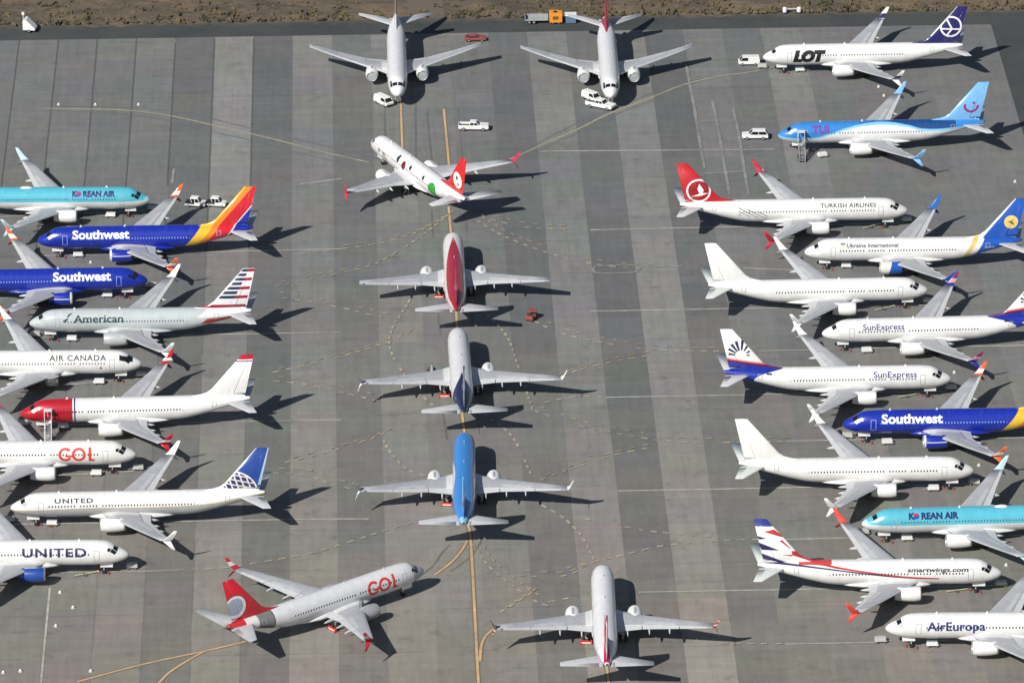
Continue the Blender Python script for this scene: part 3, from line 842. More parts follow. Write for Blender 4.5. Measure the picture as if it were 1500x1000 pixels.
    blobs = [((.018, .05, .03), lambda S, Y, Z: disc(S, Z, 14.0, 4.85, .62)*S.lt(14.3)), ((.16, .02, .035), lambda S, Y, Z: disc(S, Z, 16.4, 4.4, .75)), ((.02, .02, .02), lambda S, Y, Z: disc(S, Z, 19.0, 4.8, .42)),
             ((.02, .05, .03), lambda S, Y, Z: disc(S, Z, 24.4, 4.75, .40)), ((.04, .34, .045), lambda S, Y, Z: ((S-28.3)*.75*((S-28.3)*.75)+(Z-3.9)*(Z-3.9)).sqrt().lt(1.15)), ((.03, .24, .05), lambda S, Y, Z: band(S, 28.3, 30.2)*Z.lt(3.4)),
             ((.45, .42, .33), lambda S, Y, Z: disc(S, Z, 6.2, 4.0, .5)), ((.40, .42, .38), lambda S, Y, Z: disc(S, Z, 8.3, 3.6, .7)), ((.42, .36, .22), lambda S, Y, Z: disc(S, Z, 9.2, 2.9, .6))]
    Lv['pea'] = livery('skin_white_blobs', (.82, .80, .82), [(c2, (lambda f: lambda S, Y, Z: f(S, Y, Z)*Y.gt(0.2))(f)) for c2, f in blobs])
    Lv['pea_fin'] = livery('fin_scarlet_disc', (.62, .02, .022), [((.82, .80, .78), lambda S, Y, Z: disc(S, Z, 35.7, 8.0, 1.55)), ((.03, .03, .03), lambda S, Y, Z: disc(S, Z, 35.5, 8.35, .36)), ((.5, .2, .1), lambda S, Y, Z: disc(S, Z, 35.9, 7.2, .3))])
    Lv['pea_wl'] = livery('winglet_coral', (.58, .03, .085), [((.8, .74, .74), lambda S, Y, Z: disc(S, Z, 23.6, 5.3, .3))], panels=False)
    Lv['red_wl'] = livery('winglet_crimson_stripes', (.36, .03, .03), [((.75, .62, .58), lambda S, Y, Z: ((Z*1.6-S*.9).fract()-.5).abs().gt(.3))], panels=False)
    return Lv

# ------------------------------------------------------------------ surveyed positions, metres
PLANES={
 'swA':(-65.01,40.33,181.29),
 'amer':(-63.81,2.18,180.93),
 'norw':(-62.64,-36.25,182.59),
 'unit9':(-60.05,-74.25,181.76),
 'korA':(-84.84,59.23,-0.25),
 'swB':(-83.34,20.36,1.63),
 'acan':(-82.40,-16.28,-0.00),
 'golA':(-81.32,-54.21,-0.00),
 'unitB':(-80.45,-93.06,-0.00),
 'lot':(67.99,131.54,181.46),
 'tuiA':(69.09,90.23,182.30),
 'ukr':(71.39,32.16,180.84),
 'sunA':(72.66,-4.18,182.90),
 'swC':(74.21,-43.52,181.15),
 'korB':(75.22,-82.49,182.45),
 'aeur':(76.80,-121.94,180.00),
 'turk':(50.43,50.95,1.26),
 'whA':(53.15,13.20,2.07),
 'sunB':(54.57,-25.46,1.22),
 'whB':(55.72,-63.13,0.77),
 'smart':(57.25,-102.35,0.27),
 'topA':(-21.74,131.52,-88.56),
 'topB':(18.76,129.96,-89.26),
 'pea':(-16.73,70.33,116.57),
 'red':(-9.98,20.64,91.42),
 'navy':(-8.67,-22.97,92.13),
 'tuiB':(-7.94,-67.35,90.09),
 'whC':(14.01,-119.15,90.24),
 'golB':(-29.41,-111.91,39.01),
}
YEL=[
 [(-20.82, 116.61), (-19.99, 84.54)],
 [(-12.62, 112.81), (-11.39, 82.64)],
 [(-11.38, 62.88), (-10.8, 48.95)],
 [(-9.74, 13.92), (-9.45, 4.71)],
 [(-8.58, -29.28), (-7.95, -40.64)],
 [(-7.36, -74.99), (-6.78, -83.91), (-5.58, -129.95), (-5.36, -135.87)],
 [(14.14, -127.15), (14.44, -134.53)],
 [(-7.45, -81.81), (-8.31, -85.44), (-10.02, -90.05), (-12.59, -94.62)],
 [(-41.59, -118.31), (-47.8, -121.61), (-57.36, -126.27), (-66.87, -132.08)],
 [(-47.8, -121.61), (-50.48, -125.18), (-53.02, -129.21), (-54.59, -133.46)],
 [(-5.27, -125.89), (-5.07, -120.34), (-4.34, -116.7), (-2.85, -113.78)],
]
WHT=[
 [(-88.73, 114.63), (-81.2, 114.12), (-74.7, 113.64), (-68.8, 112.07), (-62.86, 109.42), (-53.61, 103.5), (-44.43, 97.63), (-35.33, 91.11), (-26.33, 85.35)],
 [(-0.4, 86.26), (1.5, 88.31), (6.62, 94.54), (13.09, 102.23), (18.33, 109.31), (26.26, 117.53), (32.94, 124.76), (39.61, 129.09), (44.26, 130.87), (47.85, 132.29)],
 [(-73.28, -98.21), (-72.38, -132.47)],
 [(5.32, 90.34), (49.13, 90.57)],
 [(-38.66, 74.55), (-31.2, 77.15)],
 [(14.28, 51.11), (71.61, 53.36)],
 [(13.74, 13.19), (73.06, 14.92)],
 [(42.22, -4.95), (54.55, -4.56)],
 [(15.85, -24.51), (74.43, -22.91)],
 [(45.26, -43.23), (56.62, -42.86)],
 [(17.11, -62.84), (75.74, -61.1)],
 [(43.58, -82.12), (56.75, -81.55)],
 [(19.62, -101.46), (77.25, -100.12)],
 [(41.92, -120.59), (57.78, -120.11)],
 [(54.51, 30.96), (41.26, 32.48)],
 [(61.03, -4.08), (88.09, -3.35)],
 [(63.31, -81.66), (84.16, -81.22)],
 [(56.62, -42.86), (87.28, -42.53)],
 [(64.78, -119.74), (81.07, -119.51)],
 [(-30.42, 42.78), (-84.01, 40.52)],
 [(-29.55, 4.46), (-81.51, 3.24)],
 [(-28.7, -33.22), (-78.96, -34.64)],
 [(-23.38, -73.14), (-36.63, -73.19), (-80.7, -74.32)],
 [(-81.54, -93.0), (-60.97, -92.56), (-53.4, -92.17)],
 [(-84.23, -56.26), (-61.95, -53.62)],
 [(-86.9, -19.84), (-63.4, -15.27)],
 [(-89.89, 20.93), (-64.29, 24.55)],
 [(-92.71, 59.37), (-64.97, 61.86)],
]
FADED=[
 [(14.88, 33.91), (21.92, 34.1), (21.85, 30.92), (14.83, 30.72), (14.88, 33.91)],
 [(21.9, 33.47), (30.39, 33.63)],
 [(38.39, 115.83), (39.01, 99.24), (39.53, 81.0), (39.95, 67.66)],
 [(42.14, 111.75), (42.77, 97.39), (43.06, 80.93), (43.44, 67.59)],
 [(33.91, 135.95), (34.8, 112.62), (34.98, 105.75), (35.75, 81.07)],
 [(34.69, 104.68), (38.55, 104.97)],
 [(42.14, 104.54), (40.08, 104.58)],
 [(35.42, 78.31), (42.99, 79.21)],
 [(-62.23, 82.56), (-62.25, 74.99)],
 [(35.43, 129.54), (37.67, 129.87)],
]
DASH=[
 [(-11.35, 58.87), (-15.95, 49.04), (-23.71, 36.21), (-32.68, 30.31), (-42.07, 25.41)],
 [(-11.72, 58.21), (-17.68, 49.73), (-23.87, 45.26), (-31.27, 42.47)],
 [(-6.15, 55.78), (-0.36, 47.12), (8.62, 38.52), (17.06, 33.87), (25.52, 32.44)],
 [(-3.8, 56.4), (3.09, 52.31), (11.7, 51.16)],
 [(-22.56, 10.75), (-30.65, 15.84), (-41.92, 21.02)],
 [(-40.81, -13.02), (-32.77, -8.42), (-25.73, -3.46), (-20.86, 0.67), (-17.14, 4.85)],
 [(-40.69, -16.55), (-34.13, -18.71), (-26.97, -22.9), (-22.65, -25.58)],
 [(3.94, 8.75), (8.28, 3.49), (15.42, -0.87), (24.64, -4.34), (42.19, -5.55)],
 [(7.04, -16.49), (12.56, -11.87), (19.16, -8.43), (24.59, -6.43)],
 [(3.71, -30.06), (10.63, -36.16), (18.54, -40.25), (28.01, -43.49), (45.24, -43.51)],
 [(5.34, -26.64), (10.78, -24.13), (15.85, -24.51)],
 [(-39.54, -51.8), (-31.77, -47.23), (-24.97, -42.32), (-20.83, -38.46)],
 [(-39.44, -54.82), (-34.13, -55.73), (-30.47, -58.79), (-26.16, -61.58)],
 [(4.54, -58.29), (10.43, -53.18), (16.23, -48.87), (23.66, -45.1)],
 [(4.59, -68.27), (7.87, -72.86), (10.76, -79.76), (12.51, -87.59), (13.11, -91.2)],
 [(11.61, -73.71), (16.32, -75.9), (21.76, -78.63), (33.75, -81.44)],
 [(8.43, -92.4), (15.21, -88.92), (19.73, -86.41), (25.25, -83.91), (36.24, -82.26), (43.58, -82.12)],
 [(-6.46, -83.13), (-3.83, -91.69), (-0.26, -98.62), (3.26, -104.46), (6.13, -107.0)],
 [(0.83, -95.09), (6.99, -95.7), (11.35, -92.71)],
 [(-2.11, -108.61), (0.79, -104.42), (3.28, -100.95)],
 [(5.4, -105.0), (10.47, -102.82)],
 [(-53.4, -92.17), (-45.83, -91.53), (-40.47, -89.56), (-33.16, -86.59), (-26.28, -82.03), (-20.22, -77.41), (-16.29, -74.84)],
 [(-12.47, -57.19), (-16.99, -54.37), (-20.49, -46.03), (-21.71, -40.41)],
 [(-17.91, 18.72), (-21.21, 0.37), (-17.45, -17.53), (-12.71, -29.21)],
 [(-7.13, 18.52), (-1.17, 3.05), (1.13, -11.97), (3.37, -29.48)],
 [(-5.82, -29.32), (-0.11, -40.78), (3.21, -57.45)],
 [(31.89, -120.44), (41.92, -120.59)],
 [(-37.69, 40.65), (-30.41, 42.46)],
]
CARTS={
 'amer':((-82.47, 3.56),(-75.97, 1.63)),
 'norw':((-81.93, -34.59),(-75.1, -35.98)),
 'unit9':((-81.44, -73.25),(-74.39, -74.68)),
 'swA':(None,(-77.28, 40.07)),
 'lot':((48.57, 133.78),(55.7, 131.77)),
 'ukr':(None,(59.42, 32.47)),
 'sunA':(None,(60.94, -5.87)),
 'swC':((55.76, -42.0),(62.19, -44.63)),
 'korB':((56.27, -80.24),(63.14, -82.7)),
 'aeur':((56.73, -120.1),(64.65, -121.68)),
 'whA':((72.77, 15.86),(65.09, 13.21)),
 'sunB':((74.24, -22.32),(66.9, -25.09)),
 'whB':((75.4, -61.1),(68.56, -63.42)),
 'smart':((76.82, -100.11),(70.02, -102.02)),
 'turk':((71.4, 54.03),(64.97, 51.5)),
 'golA':((-61.75, -53.08),(-68.49, -55.16)),
 'unitB':((-60.71, -91.29),(-67.73, -93.73)),
 'acan':((-63.22, -14.4),(-70.27, -17.21)),
 'swB':((-63.5, 25.48),(-71.08, 21.22)),
 'korA':((-65.24, 62.2),(-72.63, 59.0)),
}
PT={
 'pickup':(-6.9, 101.89),
 'vanA':(-24.04, 115.57),
 'vanB':(15.36, 117.37),
 'suvB':(17.1, 112.96),
 'cartC':(-57.38, 64.06),
 'cartD':(-53.65, 64.0),
 'suvA':(45.67, 96.27),
 'vanL':(46.83, 136.45),
 'tug':(3.47, 9.68),
 'redcar':(-6.78, 150.07),
 'stairN':(-78.48, -36.63),
 'stairT':(55.62, 90.79),
 'cartT':(57.22, 89.71),
 'trl':(5.52, 160.3),
 'trlO':(9.01, 160.23),
 'trlB':(11.95, 160.17),
 'tent':(-93.99, 157.21),
 'barr':(55.57, 164.4),
 'l1':(-85.74, 116.4),
 'l2':(-78.74, 116.26),
 'l3':(-70.56, 116.1),
 'c1':(-71.53, -100.26),
 'c2':(-71.39, -112.46),
 'c3':(-78.39, -128.82),
 'c4':(-75.8, -128.38),
 'c5':(76.71, -53.74),
 'c6':(78.26, -92.51),
 'c7':(75.31, -15.03),
 'c8':(-74.91, 37.13),
 'c9':(92.48, 73.14),
 'c10':(71.04, 118.13),
 'c11':(70.28, 122.93),
 'c12':(-69.14, -105.81),
 'c13':(-65.0, -128.55),
 'm1':(2.5, 112.88),
 'm2':(90.66, 85.59),
 'm3':(82.82, 129.37),
 'e1':(-99.49, 151.91),
 'e2':(-49.55, 152.07),
 'e3':(0.41, 152.63),
 'e4':(47.16, 155.57),
 'e5':(93.93, 155.81),
 'e6':(93.82, 132.9),
 'e7':(95.21, 103.52),
 'f1':(-100.03, 159.28),
 'f2':(-66.59, 160.17),
 'f3':(-33.07, 159.5),
 'f4':(0.43, 159.62),
 'f5':(47.42, 162.2),
 'f6':(101.0, 160.74),
}
CAM = (9090.774, 0.4009336, 1070.947, -0.0068346)

# ------------------------------------------------------------------ the setting
GRID = R(1.6)
TINT = {-14:.42,-13:.44,-12:.45,-11:.50,-10:.46,-9:.56,-8:.26,-7:.78,-6:.26,-5:.70,-4:.36,-3:.62,-2:.55,-1:.50,0:.30,1:.62,2:.24,3:.78,4:.26,5:.55,6:.28,7:.66,8:.34,9:.42,10:.38,11:.46,12:.42}
def grid_obj(name, me):
    o = obj(name, me); o.rotation_euler = (0, 0, GRID); o['kind'] = 'structure'
    return o

def setting():
    # --- bare earth beyond the pavement
    m, nt, b = new_mat('dry_earth'); co = objco(nt)
    mp = nt.nodes.new('ShaderNodeMapping'); nt.links.new(co, mp.inputs[0]); mp.inputs['Scale'].default_value = (.55, 1, 1)
    v = mp.outputs[0]
    n1, n2, n3 = noise(nt, v, .16, 5, .6), noise(nt, v, .55, 5, .65), noise(nt, v, 2.4, 4, .7)
    c = mixc(nt, maprange(nt, n1, .36, .64, 0, 1), (.080, .064, .046), (.160, .120, .082))
    c = mixc(nt, maprange(nt, n2, .45, .68, 0, .85), c, (.055, .052, .038))
    c = mixc(nt, maprange(nt, noise(nt, v, .11, 4), .56, .70, 0, .8), c, (.20, .135, .08))
    c = mixc(nt, maprange(nt, n3, .55, .75, 0, .6), c, (.19, .17, .14))
    nt.links.new(c, b.inputs['Base Color']); b.inputs['Roughness'].default_value = .95
    bp = nt.nodes.new('ShaderNodeBump'); bp.inputs['Strength'].default_value = .9; bp.inputs['Distance'].default_value = .5
    nt.links.new(n2, bp.inputs['Height']); nt.links.new(bp.outputs[0], b.inputs['Normal'])
    bm = bmesh.new(); S = 4000
    bm.faces.new([bm.verts.new(p) for p in ((-S, -S, -.03), (S, -S, -.03), (S, S, -.03), (-S, S, -.03))])
    o = obj('ground', mesh_from_bm(bm, 'ground', [m])); o['kind'] = 'structure'
    # rolling earth bank past the pavement
    bm = bmesh.new(); nx, ny = 150, 40
    g = []
    for j in range(ny+1):
        row = []
        for i in range(nx+1):
            x = -230+460*i/nx; y = 163.0+120*(j/ny)**1.5
            t = min(1, j/3)
            stub = 1 if not -26 < x < -6 else 0
            z = -.02+t*stub*(.35*abs(sin(x*.13+y*.21))+.45*(.5+.5*sin(x*.05+1.7)*cos(y*.12))*min(1, j/12)+rng.uniform(0, .16))
            row.append(bm.verts.new((x, y, z)))
        g.append(row)
    for j in range(ny):
        for i in range(nx): bm.faces.new((g[j][i], g[j][i+1], g[j+1][i+1], g[j+1][i]))
    o = grid_obj('terrain', mesh_from_bm(bm, 'terrain', [m], smooth=True))
    # --- dark asphalt shoulder
    m2, nt, b = new_mat('asphalt'); co = objco(nt)
    c = mixc(nt, maprange(nt, noise(nt, co, .08, 5, .6), .3, .7, 0, 1), (.036, .042, .046), (.062, .066, .064))
    c = mixc(nt, maprange(nt, noise(nt, co, 1.1, 4, .7), .45, .8, 0, .5), c, (.085, .083, .075))
    sy = nt.nodes.new('ShaderNodeSeparateXYZ'); nt.links.new(co, sy.inputs[0])
    dust = E(nt, noise(nt, co, .35, 5, .65))*1.1 + E(nt, sy.outputs[1])*.13 - 21.15
    c = mixc(nt, maprange(nt, dust.v, .3, .9, 0, .85), c, (.15, .118, .085))
    nt.links.new(c, b.inputs['Base Color']); b.inputs['Roughness'].default_value = .85
    bm = bmesh.new()
    def edge(x): return 163.2+1.0*sin(x*.11)+.7*sin(x*.37+1)+.5*sin(x*.91)+.35*sin(x*2.3+.4)
    xs = [-900]+list(np.arange(-140, 141, .8))+[900]
    lo = [bm.verts.new((x, -900, -.018)) for x in xs]; hi = [bm.verts.new((x, edge(x), -.018)) for x in xs]
    for i in range(len(xs)-1): bm.faces.new((lo[i], lo[i+1], hi[i+1], hi[i]))
    grid_obj('road', mesh_from_bm(bm, 'shoulder', [m2]))
    bm = bmesh.new()
    pts = [(-15.8+.5*sin(k), 160+k*6) for k in range(30)]; pts2 = [(-8.6+.4*sin(k*1.3), 160+k*6) for k in range(30)]
    A = [bm.verts.new((x, y, .62 if 0 else .012)) for x, y in pts]; B = [bm.verts.new((x, y, .012)) for x, y in pts2]
    for i in range(29): bm.faces.new((A[i], B[i], B[i+1], A[i+1]))
    grid_obj('road', mesh_from_bm(bm, 'stub_road', [m2]))
    # --- concrete apron, lane by lane
    m3, nt, b = new_mat('apron_concrete'); co = objco(nt)
    at = nt.nodes.new('ShaderNodeAttribute'); at.attribute_name = 'tint'
    sx = nt.nodes.new('ShaderNodeSeparateXYZ'); nt.links.new(co, sx.inputs[0])
    U, V = E(nt, sx.outputs[0]), E(nt, sx.outputs[1])
    c = mixc(nt, at.outputs['Fac'], (.074, .083, .087), (.256, .257, .247))
    warm = maprange(nt, V.v, 20, -130, 0, 1)
    c = mixc(nt, warm, c, mixc(nt, 1.0, c, (1.36, 1.23, 1.09), 'MULTIPLY'))
    cell = nt.nodes.new('ShaderNodeCombineXYZ')
    nt.links.new((U*(1/7.62)).floor().v, cell.inputs[0]); nt.links.new((V*(1/9.5)).floor().v, cell.inputs[1])
    wn = nt.nodes.new('ShaderNodeTexWhiteNoise'); wn.noise_dimensions = '2D'; nt.links.new(cell.outputs[0], wn.inputs['Vector'])
    c = mixc(nt, 1.0, c, maprange(nt, wn.outputs['Value'], 0, 1, .965, 1.03), 'MULTIPLY')
    c = mixc(nt, .05, c, mixc(nt, 1.0, c, wn.outputs['Color'], 'OVERLAY'))
    # streaks along the lanes, stains, tyre smears
    mp = nt.nodes.new('ShaderNodeMapping'); nt.links.new(co, mp.inputs[0]); mp.inputs['Scale'].default_value = (1, .12, 1)
    c = mixc(nt, 1.0, c, maprange(nt, noise(nt, mp.outputs[0], .8, 5, .6), .3, .7, .88, 1.10), 'MULTIPLY')
    mp2 = nt.nodes.new('ShaderNodeMapping'); nt.links.new(co, mp2.inputs[0]); mp2.inputs['Scale'].default_value = (.25, 1.3, 1)
    c = mixc(nt, 1.0, c, maprange(nt, noise(nt, mp2.outputs[0], .35, 5, .65), .3, .72, .87, 1.10), 'MULTIPLY')
    c = mixc(nt, maprange(nt, noise(nt, co, .045, 4, .55), .52, .74, 0, .35), c, (.185, .155, .125))
    c = mixc(nt, maprange(nt, noise(nt, co, .22, 4, .7), .56, .76, 0, .6), c, (.078, .075, .070))
    c = mixc(nt, maprange(nt, noise(nt, co, 6.0, 3, .7), .35, .75, 0, .25), c, (.26, .25, .235))
    wob = E(nt, noise(nt, co, .35, 3))
    ju = ((U*(1/7.62)+wob*.03+.485).fract()-.5).abs()
    jn = E(nt, noise(nt, co, .03, 3))
    c = mixc(nt, (ju.lt(.022)*jn.gt(.40)*U.lt(-44)*(V.gt(45)*.45+.2)).v, c, (.055, .055, .055))
    jv = ((V*(1/15.24)+.5).fract()-.5).abs()
    c = mixc(nt, (jv.lt(.010)*jn.gt(.5)*.25).v, c, (.06, .06, .06))
    ju2 = ((U*(1/7.62)).fract()-.5).abs()
    c = mixc(nt, (ju2.lt(.008)*.12).v, c, (.06, .06, .06))
    nt.links.new(c, b.inputs['Base Color']); b.inputs['Roughness'].default_value = .9
    bm = bmesh.new(); tl = bm.faces.layers.float.new('tint')
    for k in range(-45, 13):
        u0, u1 = k*7.62, min((k+1)*7.62, 98.6)
        base = TINT.get(k, rng.uniform(.3, .65))
        v = -600.0
        while v < 154.6:
            w = min(v+rng.choice((15.24, 30.48, 45.72, 76.2)), 154.7)
            if 154.7-w < 6: w = 154.7
            f = bm.faces.new([bm.verts.new(p) for p in ((u0, v, 0), (u1, v, 0), (u1, w, 0), (u0, w, 0))])
            t = base
            if k >= 5 and v < 60: t = .45+(base-.45)*.45+rng.uniform(-.06, .06)
            if k <= -6 and v < 40: t = .45+(base-.45)*.6
            if v < -20: t = .5+(t-.5)*.9
            f[tl] = min(1, max(0, t+rng.uniform(-.07, .07)))
            v = w
    grid_obj('ground', mesh_from_bm(bm, 'apron', [m3]))

def ribbon(bm, pts, w, z, rag=0.0):
    P = [Vector((x, y, z)) for x, y in pts]
    L, Rr = [], []
    for i, p in enumerate(P):
        d = (P[min(i+1, len(P)-1)]-P[max(i-1, 0)]); d.z = 0; d.normalize()
        n = Vector((-d.y, d.x, 0))
        ww = w/2*(1+rng.uniform(-rag, rag))
        L.append(bm.verts.new(p+n*ww)); Rr.append(bm.verts.new(p-n*ww))
    for i in range(len(P)-1): bm.faces.new((Rr[i], Rr[i+1], L[i+1], L[i]))

def smooth_path(pts, step=2.0):
    """Catmull-Rom through the points, resampled"""
    if len(pts) == 2:
        a, b = Vector(pts[0]), Vector(pts[1]); n = max(1, int((b-a).length/step))
        return [tuple(a.lerp(b, i/n)) for i in range(n+1)]
    P = [Vector(p) for p in pts]; P = [P[0]*2-P[1]]+P+[P[-1]*2-P[-2]]
    out = []
    for i in range(1, len(P)-2):
        n = max(2, int((P[i+1]-P[i]).length/step))
        for k in range(n):
            t = k/n
            out.append(tuple(.5*((2*P[i])+(P[i+1]-P[i-1])*t+(2*P[i-1]-5*P[i]+4*P[i+1]-P[i+2])*t*t+(3*P[i]-P[i-1]-3*P[i+1]+P[i+2])*t**3)))
    out.append(tuple(P[-2]))
    return out

def worn_paint(name, col, wear, under=(.15, .148, .14)):
    m, nt, b = new_mat(name); co = objco(nt)
    f = maprange(nt, noise(nt, co, .7, 5, .7), .35, .75, 0, wear)
    c = mixc(nt, f, col, under)
    c = mixc(nt, maprange(nt, noise(nt, co, .07, 3), .45, .7, 0, wear*.7), c, under)
    nt.links.new(c, b.inputs['Base Color']); b.inputs['Roughness'].default_value = .8
    return m

def markings():
    yel = worn_paint('taxi_line_paint', (.68, .45, .22), .5); wht = worn_paint('stand_line_paint', (.54, .52, .46), .72)
    fad = worn_paint('old_line_paint', (.30, .30, .28), .9); dsh = worn_paint('dash_paint', (.50, .43, .30), .80)
    halo = worn_paint('line_border_stain', (.17, .13, .095), .5)
    def put(lines, mat, w, z, rag=.0, dash=None, name='road_marking', step=.0011):
        for l in lines:
            z += step
            bm = bmesh.new(); p = smooth_path(l, 1.2 if dash is None else .25)
            if dash is None: ribbon(bm, p, w, z, rag)
            else:
                acc = 0; cur = []; on = True; lim = dash[0]*rng.uniform(.8, 1.2)
                for a, b in zip(p[:-1], p[1:]):
                    if on: cur.append(a)
                    acc += (Vector(b)-Vector(a)).length
                    if acc >= lim:
                        if on:
                            cur.append(b)
                            if len(cur) > 1 and rng.random() < .93: ribbon(bm, cur, w*rng.uniform(.75, 1.1), z)
                        cur = []; on = not on; acc = 0; lim = (dash[0] if on else dash[1])*rng.uniform(.8, 1.2)
            if bm.faces:
                o = obj(name, mesh_from_bm(bm, name, [mat])); o['kind'] = 'structure'
            else: bm.free()
    tyre = worn_paint('tyre_smear', (.112, .112, .110), .95, (.148, .148, .144))
    sm = []
    for l in YEL[:5]+[YEL[7]]+WHT[:2]:
        for off in (-2.9, 2.7):
            sm.append([(x+off+rng.uniform(-.3, .3), y+off*.4+rng.uniform(-.3, .3)) for x, y in l])
    for _ in range(0):
        x, y = rng.uniform(-45, 45), rng.uniform(-125, 140)
        a = rng.uniform(-.5, .5); L = rng.uniform(12, 45)
        sm.append([(x, y), (x+sin(a)*L*.5+rng.uniform(-1.5, 1.5), y+cos(a)*L*.5), (x+sin(a)*L+rng.uniform(-3, 3), y+cos(a)*L)])
    put(sm, tyre, .38, .004, .3, name='tyre_mark', step=.00012)
    put(YEL, halo, .8, .014); put(YEL, yel, .42, .028)
    put(WHT[:2], worn_paint('pale_yellow_line', (.44, .39, .26), .7), .45, .042)
    put(WHT[2:], wht, .36, .046)
    put(FADED, fad, .55, .08, .25)
    put(DASH, dsh, .44, .094, dash=(1.0, 1.05))
    tan = worn_paint('tan_dash_paint', (.50, .38, .21), .75)
    more = []
    for l in DASH[:10]+DASH[11:14]+DASH[17:20]: more.append([(x+.9, y+1.7) for x, y in l])
    put(more, tan, .34, .13, dash=(.9, 1.3))

# ------------------------------------------------------------------ vehicles and small things
def wheels(root, xs, yw, r, w=.26):
    for x in xs:
        for sd in (1, -1):
            bm = bmesh.new(); add_lathe(bm, [(-w/2, r*.55), (-w/2, r*.9), (-w/4, r), (w/4, r), (w/2, r*.9), (w/2, r*.55)], 16, 'y', (0, 0, 0)); fix(bm)
            wv = obj('wheel', mesh_from_bm(bm, 'wheel', [M['tyre']], smooth=True), root, loc=(x, sd*yw, r))
            bm = bmesh.new(); add_lathe(bm, [(-.01, r*.55), (.0, r*.5), (.03, r*.2)], 12, 'y', (0, sd*(w/2-.02) if 0 else 0, 0)); fix(bm)
            if sd < 0:
                for v in bm.verts: v.co.y = -v.co.y
            obj('rim', mesh_from_bm(bm, 'rim', [M['grey']]), wv, loc=(0, sd*w/2, 0))

